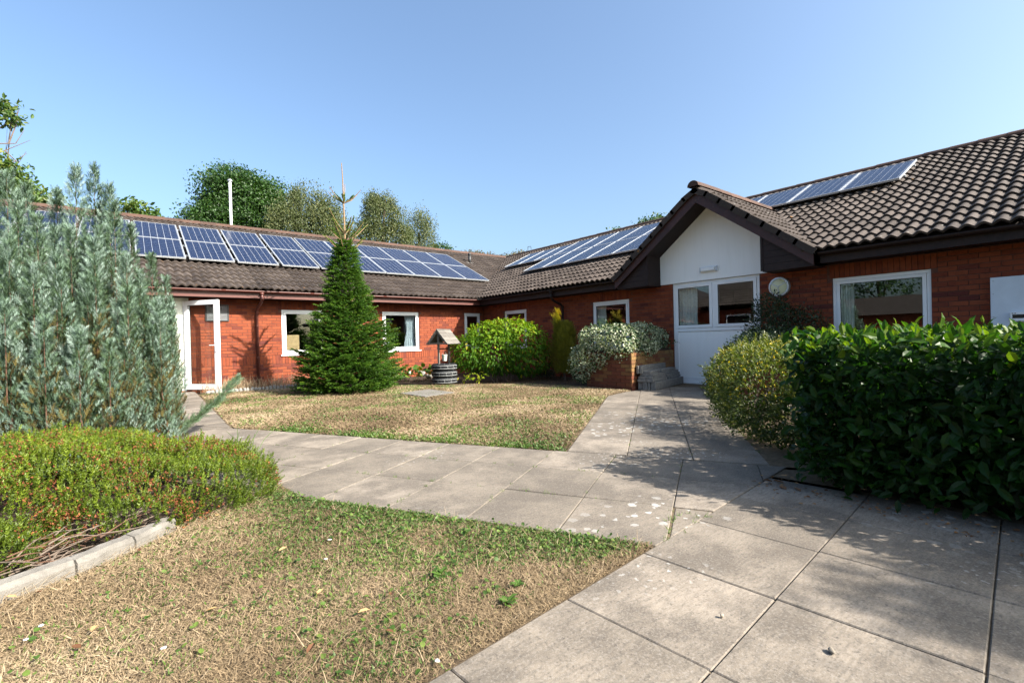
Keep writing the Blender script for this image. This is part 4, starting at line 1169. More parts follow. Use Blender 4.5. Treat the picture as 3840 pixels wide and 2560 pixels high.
def branch_mesh(mb_, p, d_, L, r0, depth_=0, rnd_=random):
    pts = [np.array(p, float)]; dd = np.array(d_, float)
    for k in range(5):
        dd = dd + np.array([rnd_.uniform(-.18, .18), rnd_.uniform(-.18, .18), rnd_.uniform(-.08, .14)]); dd /= np.linalg.norm(dd)
        pts.append(pts[-1] + dd * L / 5)
    mb_.tube(pts, [r0 * (1 - 0.75 * k / 5) for k in range(6)], 6)
    return pts

# ---- grass
def tri_pts(poly, n):
    P = np.array(poly); lo, hi = P.min(0), P.max(0); out = []
    tot = 0
    while tot < n:
        q = rng.uniform(lo, hi, (n * 2, 2)); q = q[inpoly(q[:, 0], q[:, 1], poly)]; out.append(q); tot += len(q)
    return np.concatenate(out)[:n]
def parea(poly): return abs(sum(poly[i][0] * poly[(i + 1) % len(poly)][1] - poly[(i + 1) % len(poly)][0] * poly[i][1] for i in range(len(poly)))) / 2
def visible_xy(q, m=150):
    c = (np.column_stack([q, np.full(len(q), -CAMH)])) @ CR.T
    z = np.maximum(c[:, 2], 1e-3); x = 1920 + FPX * c[:, 0] / z; y = 1280 + FPX * c[:, 1] / z
    return (c[:, 2] > 0.3) & (x > -m) & (x < 3840 + m) & (y < 2560 + m)
def edge_dist(q, pts):
    d_ = np.full(len(q), 9.0)
    for a, b in zip(pts[:-1], pts[1:]):
        a = np.array(a); b = np.array(b); t_ = np.clip(((q - a) @ (b - a)) / ((b - a) @ (b - a)), 0, 1)
        d_ = np.minimum(d_, np.linalg.norm(q - (a + t_[:, None] * (b - a)), axis=1))
    return d_
def grass(name, poly, dens, greenness, hscale, wdt, label):
    n = int(parea(poly) * dens)
    q = tri_pts(poly, n); q = q[visible_xy(q)]
    dist = np.linalg.norm(q, axis=1)
    g = greenness(q)
    isg = rng.random(len(q)) < g
    bare = vnoise(q[:, 0], q[:, 1], 2.6, 3)
    keep = isg | (rng.random(len(q)) < 0.55 + 0.9 * bare)
    q, isg, dist = q[keep], isg[keep], dist[keep]
    for green in (False, True):
        p = q[isg == green]; N = len(p); dd = dist[isg == green]
        az = rng.uniform(0, 2 * math.pi, N)
        el = np.radians(rng.uniform(2, 30, N)) if not green else np.radians(rng.uniform(12, 65, N))
        ax = np.column_stack([np.cos(az) * np.cos(el), np.sin(az) * np.cos(el), np.sin(el)])
        L = hscale * (rng.uniform(0.5, 1.5, N) if not green else rng.uniform(0.35, 1.0, N))
        W = wdt * rng.uniform(0.6, 1.4, N) * np.clip(dd / 2.5, 0.75, 2.6) * (1.5 if green else 1.0)
        nr = np.column_stack([rng.normal(0, .3, N), rng.normal(0, .3, N), np.ones(N)])
        z = np.column_stack([p, rng.uniform(-.012, 0.010, N)])
        tone_ = np.clip(0.5 * rng.random(N) + 0.75 * vnoise(p[:, 0], p[:, 1], 1.7, 5) + (0.0 if green else -0.18 + .25 * (vnoise(p[:, 0], p[:, 1], .7, 8) - .5)), 0, 1)
        o = scat(name, BLADE1 if green else BLADE_T, z, ax, nr, L, tone_, 'grass_green' if green else 'grass_dry', None, W)
        tag(o, label % ('green' if green else 'dry straw-coloured'), 'grass', kind='stuff')
edge_near = [to1(2.455, 2.9), to1(2.455, 1.5), to1(2.455, 0.9), (2.03, 1.44)]
def green_near(q):
    m = vnoise(q[:, 0], q[:, 1], 1.4, 1) * 0.55 + vnoise(q[:, 0], q[:, 1], 5.5, 2) * 0.45
    e = edge_dist(q, edge_near)
    side = np.clip((q[:, 0] - 0.25) / 1.0, 0, 1)          # greener towards the path
    d3 = np.abs(-q[:, 0] * s3 + q[:, 1] * c3 - 1.27)
    gg = np.clip((m - 0.38) * 2.0, 0.03, 0.42) * (0.16 + 0.84 * side) + np.clip(0.22 - e, 0, .22) * 1.2 * side
    return gg * np.clip(d3 / 0.15, 0.12, 1)
grass('grass', [p for p in lawn_near], 60000, green_near, 0.024, 0.0034, '%s grass of the near lawn in front of the heather')
edge_far = [(3.14, 3.16)] + [to1(4.27, v) for v in (1.9, 3.0, 4.0, 5.0)]
def green_far(q):
    e = edge_dist(q, edge_far); m = vnoise(q[:, 0], q[:, 1], 2.3, 7)
    return np.clip(0.32 - e, 0, .32) * 1.8 * (0.3 + m) + np.clip((m - 0.5) * 0.7, 0, 0.2) + 0.03
grass('grass', lawn_far, 9500, green_far, 0.034, 0.0046, '%s grass of the far lawn around the spruce')
# clover and plantain leaves in the near lawn
q = tri_pts(lawn_near, 26000); q = q[visible_xy(q, 0)]
gm = green_near(q); q = q[rng.random(len(q)) < gm * 0.9]
N = len(q)
scat('clover', LEAF_R, np.column_stack([q, rng.uniform(.006, .03, N)]), np.column_stack([rng.normal(size=(N, 2)), rng.uniform(-.1, .5, N)]), np.column_stack([rng.normal(0, .35, (N, 2)), np.ones(N)]), rng.uniform(.010, .024, N), rng.random(N), 'grass_green')
tag(bpy.data.objects['clover'], 'small green clover leaves scattered in the near lawn', 'clover', kind='stuff')
# long straw lying about and dry tufts along the kerb
q = np.concatenate([tri_pts(lawn_near, 900)[:450], tri_pts(lawn_near, 900)[:450], np.column_stack([rng.uniform(-1.2, .9, 700), np.zeros(700)])])
k = rng.uniform(0, 1, 700); q[900:, 0] = -1.2 + 2.0 * k; q[900:, 1] = np.interp(q[900:, 0], [-2.6, -1.1, -.45, -.02, .17, .84], [2.25, 2.62, 2.88, 3.17, 3.33, 3.9]) - np.abs(rng.normal(0, .09, 700))
N = len(q); az = rng.normal(0.6, .7, N)
scat('straw', BLADE1, np.column_stack([q, rng.uniform(.01, .03, N)]), np.column_stack([np.cos(az), np.sin(az), rng.uniform(-.02, .25, N)]), np.tile((0, 0, 1.0), (N, 1)), rng.uniform(.05, .14, N), rng.uniform(.45, .95, N), 'grass_dry', None, rng.uniform(.0012, .0026, N))
tag(bpy.data.objects['straw'], 'long dry straw stalks lying on the near lawn', 'straw', kind='stuff')
# tall dry grass at the foot of the sunlit wall
N = 1500; x = np.concatenate([rng.normal(1.9, .3, 700), rng.normal(3.0, .35, 500), rng.uniform(1.3, 4.0, 300)])[:N]; y = rng.uniform(12.55, 13.35, N)
scat('dry_grass_tuft', BLADE1, np.column_stack([x, y, np.full(N, -.03)]), np.column_stack([rng.normal(0, .35, N), rng.normal(-.1, .3, N), np.ones(N)]), rdir(N), rng.uniform(.12, .42, N), rng.uniform(.35, 1, N), 'grass_dry', None, rng.uniform(.005, .011, N))
tag(bpy.data.objects['dry_grass_tuft'], 'tall dry grass at the foot of the sunlit brick wall', 'grass', kind='stuff')
# weeds in paving joints
pts = []
for _ in range(90):
    v = random.uniform(.3, 4.5); u = random.choice(U1[1:3]); 
    if random.random() < .5: u, v = random.uniform(2.5, 4.2), random.choice(V1[2:9])
    pts.append(to1(u, v))
pts += [to2(random.uniform(4.3, 7.5), random.choice(VV[0:3])) for _ in range(25)]
pts += [(2.35 + random.uniform(-.1, .3), 1.5 + random.uniform(-.08, .1)) for _ in range(10)]
q = np.repeat(np.array(pts), 9, axis=0) + rng.normal(0, .008, (len(pts) * 9, 2)); N = len(q)
scat('joint_weed', BLADE1, np.column_stack([q, np.full(N, -.005)]), np.column_stack([rng.normal(0, .6, (N, 2)), np.full(N, .8)]), rdir(N), rng.uniform(.012, .04, N), rng.uniform(.3, 1, N), 'grass_green', None, rng.uniform(.002, .004, N))
tag(bpy.data.objects['joint_weed'], 'tiny green weeds in the joints of the paving', 'weed', kind='stuff')

# ---- laurel hedge
hb = (3.75, 0.0, 0)
hedge = thing('laurel_hedge', hb, 'clipped laurel hedge with large glossy leaves beside the near path', 'hedge')
def hedge_surf(n):
    """points and outward normals on the rounded hedge block"""
    fx = lambda y: 3.40 + 0.06 * np.sin(y * 2.3) + 0.05 * np.sin(y * 5.1 + 1)
    P = []; Nn = []
    a = rng.random(n)
    y = rng.uniform(-1.6, 1.34, n); z = 0.08 + 0.94 * rng.random(n) ** 0.85
    x = fx(y)
    top = a < 0.36; end = (a >= 0.38) & (a < 0.56)
    x = np.where(top, rng.uniform(3.38, 5.3, n), x); z = np.where(top, 0.985 + 0.03 * np.sin(x * 4 + y * 3), z)
    x = np.where(end, rng.uniform(3.4, 5.0, n), x); y = np.where(end, 1.34 + 0.10 * np.sin(x * 5) - 0.12 * (x < 3.55), y)
    nr = np.tile((-1.0, 0.0, 0.15), (n, 1)); nr[top] = (-0.1, 0, 1); nr[end] = (-0.25, 1, 0.2)
    rz = np.clip((z - 0.85) / 0.25, 0, 1)
    x = np.where(~top & ~end, x + 0.10 * rz ** 2, x)
    under = np.clip((0.3 - z) / 0.3, 0, 1); x = np.where(~top & ~end, x + 0.12 * under, x)
    return np.column_stack([x, y, z]), nr
NL = 9500
P, Nn = hedge_surf(NL)
dep = rng.exponential(0.055, NL)
P = P - unit(Nn) * dep[:, None] + rng.normal(0, .025, (NL, 3)) + unit(Nn) * (rng.random(NL) < .12)[:, None] * rng.uniform(0, .07, NL)[:, None]
topm = Nn[:, 2] > 0.9
ax = unit(Nn * 0.7 + rdir(NL) * 0.9 + np.where(topm[:, None], (0, 0, .45), (0, 0, -.25)))
nr = unit(Nn + rdir(NL) * 0.55 + np.array((0, 0, 0.5)))
scl = rng.uniform(.055, .105, NL)
rn = np.clip(rng.random(NL) * 0.8 + np.where(topm, .28, -.10), 0, .97)  # sunlight put into leaf tone: top lighter, sides darker
rn = np.clip(rn + np.where((P[:, 2] > .88), .28, 0), 0, .97)  # leaves near the top edge coloured brighter still, as if sunlit
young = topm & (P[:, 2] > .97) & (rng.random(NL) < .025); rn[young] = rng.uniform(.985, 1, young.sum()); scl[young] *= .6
# the 300 leaves nearest the camera on the outside are single leaves
dist = np.array([p @ p for p in (P - np.array([0, 0, CAMH]))]); cpx = (P - np.array([0, 0, CAMH])) @ CR.T
inf = (cpx[:, 2] > .5) & (np.abs(cpx[:, 0] / cpx[:, 2]) < 1.07) & (dep < .03) & (scl > .075)
order = np.argsort(np.where(inf, dist, 1e9))[:300]
mask = np.ones(NL, bool); mask[order] = False
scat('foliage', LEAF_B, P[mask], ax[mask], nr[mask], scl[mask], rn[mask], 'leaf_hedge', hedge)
def single_leaves(parent, idx, T, P, ax, nr, scl, rn, mat, tones=8):
    ml = []
    for k in range(tones): ml.append(np_mesh('leaf', np.array(T[0]) , [tuple(f) for f in T[1]], M[mat], np.full(len(T[0]), (k + .5) / tones * .97)))
    pl = np.array(wloc(parent))
    for i in idx:
        a = unit(ax[i]); s_ = unit(np.cross(nr[i], a)); n2 = np.cross(a, s_)
        mt = Matrix(np.column_stack([a, s_, n2]).tolist())
        link('leaf', ml[min(tones - 1, int(rn[i] * tones))], parent, P[i] - pl, mt.to_euler(), (scl[i],) * 3)
single_leaves(hedge, order, LEAF_B, P, ax, nr, scl, rn, 'leaf_hedge')
# inner, darker leaves and the stems
NI = 9000
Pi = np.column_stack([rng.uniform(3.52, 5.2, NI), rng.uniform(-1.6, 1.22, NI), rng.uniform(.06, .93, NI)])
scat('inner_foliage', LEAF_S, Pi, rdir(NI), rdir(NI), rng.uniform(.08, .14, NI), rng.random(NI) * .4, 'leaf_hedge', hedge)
for k in range(16):
    m = MB(); p = np.array([random.uniform(3.7, 4.9), -1.5 + k * 0.175, -0.03])
    for _ in range(4): branch_mesh(m, p, (random.uniform(-.5, .5), random.uniform(-.5, .5), 1), random.uniform(.6, .82), 0.012)
    m.build('stem', M['bark'], hedge)

def blob_pts(lobes, n, shell=0.25):
    """points on the shells of ellipsoids, outward normals"""
    w = np.array([l[3] * l[4] + l[4] * l[5] + l[3] * l[5] for l in lobes]); w /= w.sum()
    P = []; Nn = []
    for l, k in zip(lobes, rng.multinomial(n, w)):
        d_ = rdir(k); rr = 1 - np.abs(rng.normal(0, shell, k)); rr = np.clip(rr, .15, 1)
        c_ = np.array(l[:3]); R_ = np.array(l[3:6])
        P.append(c_ + d_ * R_ * rr[:, None]); Nn.append(unit(d_ / R_))
    P = np.concatenate(P); Nn = np.concatenate(Nn)
    return P, Nn
def inside_any(P, lobes, f=0.75):
    m = np.zeros(len(P), bool)
    for l in lobes: m |= (((P - np.array(l[:3])) / (np.array(l[3:6]) * f)) ** 2).sum(1) < 1
    return m

# ---- bright green bush near the inner corner
bb = (7.45, 9.9, 0)
bush = thing('leafy_bush', bb, 'wide bright green bush with drooping leaves right of the well', 'bush')
lob = [(7.35, 9.95, .78, .85, .75, .62), (8.0, 9.6, .95, .75, .65, .55), (7.2, 9.9, 1.15, .65, .55, .38), (8.1, 9.5, .55, .7, .6, .45), (6.7, 10.1, .75, .5, .5, .45), (7.7, 9.7, 1.30, .6, .5, .30)]
P, Nn = blob_pts(lob, 9000, .16)
keep = ~inside_any(P, lob, .72) & (P[:, 2] > .12) & (P[:, 0] < 9.4)
P, Nn = P[keep], Nn[keep]; N = len(P)
P += rng.normal(0, .03, P.shape)
ax = unit(Nn * .8 + rdir(N) * .6 + np.array((0, 0, -.75))); nr = unit(Nn + np.array((0, 0, .6)) + rdir(N) * .45)
scl = rng.uniform(.065, .125, N); rn = np.clip(.15 + .5 * rng.random(N) + .5 * (P[:, 2] - .75), 0, .95); yel = rng.random(N) < .035; rn[yel] = 1  # height term paints a sunlit top and darker base into leaf tone
cp = (P - np.array([0, 0, CAMH])) @ CR.T
front = ((P - np.array([0, 0, CAMH])) * Nn).sum(1) < 0
order = [i for i in np.argsort(np.where(front & (P[:, 2] > .5), cp[:, 2], 1e9))[:1600][::8]][:200]
mask = np.ones(N, bool); mask[order] = False
scat('foliage', LEAF_B, P[mask], ax[mask], nr[mask], scl[mask], rn[mask], 'leaf_bush', bush)
single_leaves(bush, order, LEAF_B, P, ax, nr, scl, rn, 'leaf_bush')
for k in range(14):
    m = MB(); p = np.array([7.4 + random.uniform(-.35, .45), 9.8 + random.uniform(-.2, .2), -.03]); branch_mesh(m, p, (random.uniform(-.8, .8), random.uniform(-.8, .4), 1), random.uniform(.8, 1.15), .014); m.build('stem', M['bark'], bush)
for (px, py), zz in (((1075, 880), .12), ((1105, 880), .1)):       # low yellowing shoots
    g = G(px, py); nn = 22
    pp = np.column_stack([rng.normal(g[0], .10, nn), rng.normal(g[1], .08, nn), rng.uniform(.04, .24, nn)])
    scat('low_shoot', LEAF_B, pp, rdir(nn) + (0, 0, -.3), rdir(nn) + (0, -.5, 1), rng.uniform(.07, .11, nn), rng.uniform(.85, 1, nn), 'leaf_bush', bush)

# ---- golden conifer by the shaded wall
gx = 8.58; gy = float(atX(1297, 850, gx)[1])
gc = thing('golden_conifer', (gx, gy, 0), 'narrow golden conifer with a bright yellow tip by the shaded wall', 'conifer')
N = 2600; z = rng.random(N) ** .8 * 1.25
prof = np.interp(z, [0, .2, .6, 1.0, 1.2, 1.32], [.18, .26, .30, .24, .15, .06])
a = rng.uniform(0, 6.28, N); rr = prof * np.sqrt(rng.uniform(.45, 1, N))
lobe = 1 + .22 * np.sin(3 * a + z * 3)
P = np.column_stack([gx + rr * lobe * np.cos(a) * 0.9, gy + rr * lobe * np.sin(a), z + .12])
tip = rng.normal(0, .045, (260, 3)) * (1, 1, 3.2) + (gx - .14, gy + .05, 1.40)
P = np.concatenate([P, tip]); N = len(P)
od = unit(np.column_stack([P[:, 0] - gx, P[:, 1] - gy, np.zeros(N)]))
scat('foliage', FROND, P, od * .5 + rdir(N) * .25 + (0, 0, 1), od + rdir(N) * .6, rng.uniform(.10, .19, N), np.clip(.15 + .45 * rng.random(N) + np.clip(P[:, 2] - 1.38, 0, 1) * 2.4, 0, 1), 'leaf_golden', gc)
m = MB().tube([(gx, gy, -.03), (gx, gy + .02, .8), (gx, gy + .1, 1.5)], [.03, .02, .008], 8); m.build('trunk', M['bark'], gc)

# ---- spruce in the lawn
sx, sy = 3.72, 10.45
sp_ = thing('spruce_tree', (sx, sy, 0), 'conical green spruce with a long bare leader on the far lawn', 'spruce tree')
MB().tube([(sx, sy, -.03), (sx, sy, 1.5), (sx, sy, 3.2)], [.07, .05, .026], 10).build('trunk', M['bark'], sp_)
MB().tube([(sx, sy, 3.2), (sx - .01, sy, 4.1), (sx - .02, sy, 4.7), (sx - .035, sy, 5.0)], [.020, .016, .012, .009], 8).build('leader', M['leader_bark'], sp_)
RZ = lambda z: np.interp(z, [0, .12, .5, .95, 1.5, 2.0, 2.6, 3.0, 3.3], [1.04, 1.12, 1.06, .93, .68, .46, .30, .20, .08])
SP = []; SA = []; SS = []; SR = []
br = MB()
zl = 0.10
while zl < 3.25:
    nb_ = int(9 + 9 * RZ(zl))
    for k in range(nb_):
        a = 6.283 * (k + random.random()) / nb_; zz = zl + random.uniform(-.05, .05)
        R_ = float(RZ(zz)) * random.uniform(.74, 1.10) * (1 + .10 * math.sin(3 * a + 2.2 * zz) + .07 * math.sin(7 * zz + a))
        up = random.uniform(.02, .22) + .25 * max(0, zz - 2.2)
        d0 = np.array([math.cos(a), math.sin(a), 0])
        L = R_
        nseg = max(5, int(L / .045))
        if R_ > .25 or zz > 2.4: br.tube([(sx, sy, zz - .12 * L), tuple(np.array([sx, sy, zz - .05 * L]) + d0 * L * .6), tuple(np.array([sx, sy, zz + up * L]) + d0 * L)], [.009, .006, .003], 4, False)
        for j in range(nseg):
            t_ = .30 + .70 * (j + random.random()) / nseg
            p = np.array([sx, sy, zz - .12 * L + (.12 + up) * L * t_ ** 2]) + d0 * L * t_
            sd = np.array([-d0[1], d0[0], 0]) * (1 if j % 2 else -1)
            for q_ in range(2 if t_ < .95 else 1):
                ang = random.uniform(.45, .95) if t_ < .93 else random.uniform(0, .25)
                dr = d0 * math.cos(ang) + sd * math.sin(ang) * (1 if q_ == 0 else -1) + np.array([0, 0, random.uniform(-.05, .40)])
                SP.append(p); SA.append(dr); SS.append(random.uniform(.10, .185) * (1 - .18 * (zz > 2.2))); SR.append(.12 + .50 * random.random() + .35 * max(0, t_ - .75) / .25 * random.random())
    zl += .105
for _ in range(3600):                             # short tips that close the surface
    zz = 3.1 * random.random() ** 1.35 + .06; a = random.uniform(0, 6.283); R_ = float(RZ(zz)) * random.uniform(.62, .98) * (1 + .10 * math.sin(3 * a + 2.2 * zz) + .07 * math.sin(7 * zz + a))
    d0 = np.array([math.cos(a), math.sin(a), 0]); tn = np.array([-d0[1], d0[0], 0])
    SP.append(np.array([sx, sy, zz]) + d0 * R_); SA.append(d0 * .9 + tn * random.uniform(-.9, .9) + np.array([0, 0, random.uniform(-.25, .5)])); SS.append(random.uniform(.10, .17)); SR.append(.10 + .6 * random.random())
SP, SA = np.array(SP), np.array(SA); N = len(SP)
scat('foliage', SPRUCE, SP, SA, rdir(N) + (0, 0, 1.2), np.array(SS), np.array(SR), 'needle_spruce', sp_)
br.build('branches', M['bark'], sp_); tag(bpy.data.objects['branches'], kind='stuff')
# whorl of thin shoots on the leader and around the crown top
for zz, nn, L0, L1, up in ((4.12, 6, .16, .42, .55), (3.45, 4, .25, .5, .8), (3.25, 7, .35, .62, .75), (3.02, 8, .35, .62, .6)):
    for k in range(nn):
        a = 6.283 * (k + .4 * random.random()) / nn; L = random.uniform(L0, L1); e = np.array([math.cos(a), math.sin(a), up + (.7 if (zz > 4 and k == 1) else 0)])
        p0 = np.array([sx, sy, zz]); p1 = p0 + e * L * .55; p2 = p0 + e * L + (0, 0, .08)
        sh = MB().tube([p0, p1, p2], [.011, .009, .006], 6).build('shoot', M['leader_bark'], sp_)
        n2 = 16 if zz < 4 else 12
        tt = rng.uniform(.05, .9 if zz < 4 else .45, n2); pp = p0 + (p2 - p0) * tt[:, None]
        scat('shoot_needles', SPRUCE, pp, np.tile(p2 - p0, (n2, 1)) + rdir(n2) * .12, rdir(n2), np.full(n2, .11), rng.uniform(.4, .9, n2), 'needle_spruce', sp_)

# ---- blue cypress group on the left
cyp = thing('blue_cypress', (-.55, 6.4, 0), 'tall feathery blue-grey cypress with many upright plumes at the left edge', 'cypress')
plumes = []                                       # (x,y,height,radius)
def plume_px(dx, dy, Y, rad): 
    p = atY(dx, dy, Y); plumes.append((p[0], p[1], p[2], rad))
for dx, dy, Y, rad in ((15, 400, 6.3, .34), (40, 470, 6.0, .26), (172, 388, 6.5, .22), (215, 386, 6.7, .24), (250, 430, 6.6, .22), (262, 470, 6.3, .2), (125, 530, 6.1, .24), (85, 500, 6.0, .26),
                       (215, 550, 5.9, .24), (290, 590, 5.9, .22), (320, 625, 6.3, .2), (348, 590, 6.6, .17), (380, 640, 6.8, .2), (372, 690, 6.5, .2), (330, 720, 5.9, .26), (395, 720, 6.9, .18), (270, 700, 5.7, .26), (200, 640, 5.6, .26),
                       (140, 640, 5.5, .28), (75, 610, 5.5, .3), (20, 560, 5.6, .3), (10, 700, 5.4, .34), (100, 740, 5.3, .3), (180, 760, 5.3, .28), (250, 790, 5.4, .27), (360, 800, 6.1, .25), (310, 830, 5.7, .27), (230, 470, 6.9, .24), (130, 440, 6.9, .24), (60, 430, 6.9, .3), (300, 520, 7.1, .2), (-40, 420, 6.4, .4), (-90, 560, 6.0, .4), (-60, 760, 5.5, .4)):
    plume_px(dx, dy, Y, rad)
for k in range(46):
    dx = random.uniform(-20, 395); top = np.interp(dx, [0, 100, 180, 230, 300, 400], [520, 560, 500, 500, 640, 700])
    plume_px(dx, top + abs(random.gauss(0, 150)) + 10, random.uniform(5.2, 6.6) + .5 * dx / 400, random.uniform(.12, .24))
FP = []; FA = []; FN = []; FS = []; FR = []; BP = []; BA = []; BS = []
for ci, (x, y, h, rad) in enumerate(plumes):
    lean = np.array([random.uniform(-.05, .05), random.uniform(-.05, .05)])
    m = MB().tube([(x - lean[0] * h, y - lean[1] * h, 0), (x, y, h * .45), (x, y, h - .04)], [.010, .005, .0015], 5, False); m.build('stem', M['bark_red'], cyp)
    rad *= .70
    n = int(505 * h * (.5 + rad * 2)); pt_ = random.uniform(-.16, .10)
    t_ = rng.random(n); z = h * (1 - t_ ** 1.15 * .98)
    dz = h - z
    R_ = rad * np.clip(dz / 1.15, .04, 1) ** .85
    a = rng.uniform(0, 6.283, n); rr = R_ * rng.uniform(.25, 1, n) ** .6 * (1 + .3 * np.sin(z * 9 + a * 2 + x * 7))
    px_, py_ = x + rr * np.cos(a), y + rr * np.sin(a)
    od = np.column_stack([np.cos(a), np.sin(a), np.zeros(n)])
    FP.append(np.column_stack([px_, py_, z])); FA.append(od * rng.uniform(.35, .9, (n, 1)) + np.column_stack([np.zeros(n), np.zeros(n), rng.uniform(.65, 1.15, n)])); FN.append(np.cross(od, (0, 0, 1.)) * .6 + rdir(n) * .5 + od * .4)
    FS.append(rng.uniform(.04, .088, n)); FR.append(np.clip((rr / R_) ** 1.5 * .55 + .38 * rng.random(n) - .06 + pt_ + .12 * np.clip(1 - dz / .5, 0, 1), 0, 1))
    nb_ = int(80 * h); t2 = rng.uniform(.3, 1, nb_); z2 = h * (1 - t2); a2 = rng.uniform(0, 6.283, nb_); r2 = rad * rng.uniform(.1, .7, nb_)
    BP.append(np.column_stack([x + r2 * np.cos(a2), y + r2 * np.sin(a2), z2])); BA.append(np.column_stack([np.cos(a2) * .5, np.sin(a2) * .5, np.ones(nb_)])); BS.append(rng.uniform(.06, .11, nb_))
cat = np.concatenate
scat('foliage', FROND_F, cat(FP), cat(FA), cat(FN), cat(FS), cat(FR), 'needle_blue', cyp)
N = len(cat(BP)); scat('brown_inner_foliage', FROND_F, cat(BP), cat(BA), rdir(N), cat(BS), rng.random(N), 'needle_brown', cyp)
# low branch stretching out over the path
tb = thing('trailing_branch', G(402, 1010) + (0,), 'trailing conifer branch stretching low across the left path', 'branch')
p0 = np.array(G(395, 1012) + (.06,)); p3 = atY(545, 868, 6.75); p1_ = p0 * .65 + p3 * .35 + (0, 0, -.05); p2_ = p0 * .3 + p3 * .7 + (0, 0, -.06)
ctr = [p0, p1_, p2_, p3]
MB().tube(ctr, [.012, .01, .008, .004], 6).build('stem', M['bark'], tb)
tt = rng.random(520) * 3; pp = np.array([np.array([np.interp(q_, [0, 1, 2, 3], [c_[i] for c_ in ctr]) for i in range(3)]) for q_ in tt]); pp += rng.normal(0, .018, pp.shape)
dd = np.tile(p3 - p0, (520, 1)) * .8; scat('foliage', FROND, pp, unit(dd) + rdir(520) * .75 + (0, 0, .25), rdir(520), rng.uniform(.05, .10, 520), .05 + .35 * rng.random(520) + .18 * tt / 3, 'needle_blue', tb)

# ---- heather mound
he = thing('heather_mound', (-.2, 3.9, 0), 'low spreading heather with green tips and rusty dead flowers at the left', 'heather')
lob = [(-.95, 4.0, .12, .8, .75, .36), (-.25, 4.25, .10, .75, .62, .33), (.24, 4.1, .08, .46, .45, .29), (.55, 4.02, .05, .30, .28, .20), (.15, 3.75, .08, .45, .34, .22), (-.55, 4.75, .15, .8, .5, .33), (-1.2, 3.45, .08, .6, .42, .26), (.42, 3.78, .06, .32, .24, .17), (-.80, 3.35, .06, .28, .24, .2), (-.42, 4.0, .2, .45, .4, .3), (.58, 4.40, .06, .20, .22, .24), (-.62, 3.32, .05, .22, .20, .17), (.05, 3.52, .05, .22, .16, .13), (.30, 3.56, .05, .2, .14, .12), (-1.0, 3.15, .05, .4, .28, .2), (-.15, 3.95, .1, .6, .4, .26), (.45, 3.76, .03, .26, .2, .15), (.36, 3.85, .05, .35, .25, .17), (.2, 3.62, .02, .34, .2, .14), (-.1, 3.55, .03, .3, .18, .12)]
P, Nn = blob_pts(lob, 60000, .12)
keep = ~inside_any(P, lob, .84) & (P[:, 2] > .015) & visible_xy(P[:, :2], 700)
P, Nn = P[keep], Nn[keep]; N = len(P); P += rng.normal(0, .014, P.shape); P += Nn * ((vnoise(P[:, 0] * 1.0 + P[:, 2], P[:, 1], 6.5, 12) - .5) * .13)[:, None]
nzv = vnoise(P[:, 0] + P[:, 2], P[:, 1] - P[:, 2], 4.2, 9)
P[:, 2] *= .89
ax = Nn * .55 + rdir(N) * .38 + np.array((0, 0, .75))
scat('foliage', HEATH, P, ax, rdir(N), rng.uniform(.045, .085, N), np.clip(.15 + .6 * rng.random(N) + .6 * (P[:, 2] - .25), 0, 1), 'leaf_heather', he)
fl_ = rng.random(N) < np.clip((nzv - .34) * 2.2, 0.05, .85) * np.clip(1.35 - P[:, 2] * 1.6, .3, 1)
Pf = np.repeat(P[fl_] + Nn[fl_] * .022 + (0, 0, .018), 5, axis=0); Pf += rng.normal(0, .008, Pf.shape); n2 = len(Pf)
scat('dead_flowers', LEAF_S, Pf, rdir(n2) + (0, 0, .4), rdir(n2), rng.uniform(.010, .020, n2), rng.random(n2), 'flower_heather', he)
# bare woody twigs under the mound
for k in range(70):
    x = random.uniform(-.55, .05); y = np.interp(x, [-1.1, -.45, -.02, .17], [2.75, 3.05, 3.3, 3.45]) + random.uniform(.02, .35)
    a = random.gauss(.5, .55); L = random.uniform(.08, .26)
    p0 = np.array([x, y, random.uniform(.0, .12)]); d_ = np.array([math.cos(a), math.sin(a), random.uniform(-.12, .30)])
    m = MB().tube([p0, p0 + d_ * L * .5 + (random.uniform(-.02, .02), random.uniform(-.02, .02), random.uniform(0, .03)), p0 + d_ * L], [random.uniform(.002, .006), .003, .0015], 5); m.build('twig', M[random.choice(('twig_grey', 'bark_red', 'twig_grey'))], he)

# kerb stones
for k, (a, b) in enumerate((((-1.55, 2.48), (-.86, 2.72)), ((-.85, 2.725), (-.225, 2.995)), ((-.215, 3.0), (-.01, 3.165)), ((-.002, 3.172), (.18, 3.335)))):
    a = np.array(a); b = np.array(b)
    if k == 0: lb = 'leftmost pale concrete kerb stone, partly out of frame, below the heather'
    else: lb = ['long pale concrete kerb stone edging the heather bed at the left', 'short concrete kerb stone between two joints below the heather twigs', 'last concrete kerb stone, broken end near the heather tip'][k - 1]
    d_ = (b - a) / np.linalg.norm(b - a); nrm = np.array([-d_[1], d_[0]])
    m = MB(); segs = 6
    for i in range(segs):
        pass
    prof = [(0, -.05), (0, .055), (.014, .075), (.06, .082), (.085, .07), (.09, -.05)]
    V = []; n = len(prof)
    for i in range(segs + 1):
        c_ = a + (b - a) * i / segs
        for w_, z_ in prof:
            j = 0 if z_ < 0 else random.uniform(-.004, .004)
            V.append((c_[0] + nrm[0] * (w_ + j), c_[1] + nrm[1] * (w_ + j), z_ + j))
    F = [(i * n + j, (i + 1) * n + j, (i + 1) * n + j + 1, i * n + j + 1) for i in range(segs) for j in range(n - 1)] + [tuple(range(n)), tuple(range(segs * n, segs * n + n))[::-1]]
    o = m.add(V, F).build('kerb_stone', M['concrete_old'], None, smooth=False); tag(o, lb, 'kerb', 'kerb stones of the heather bed')

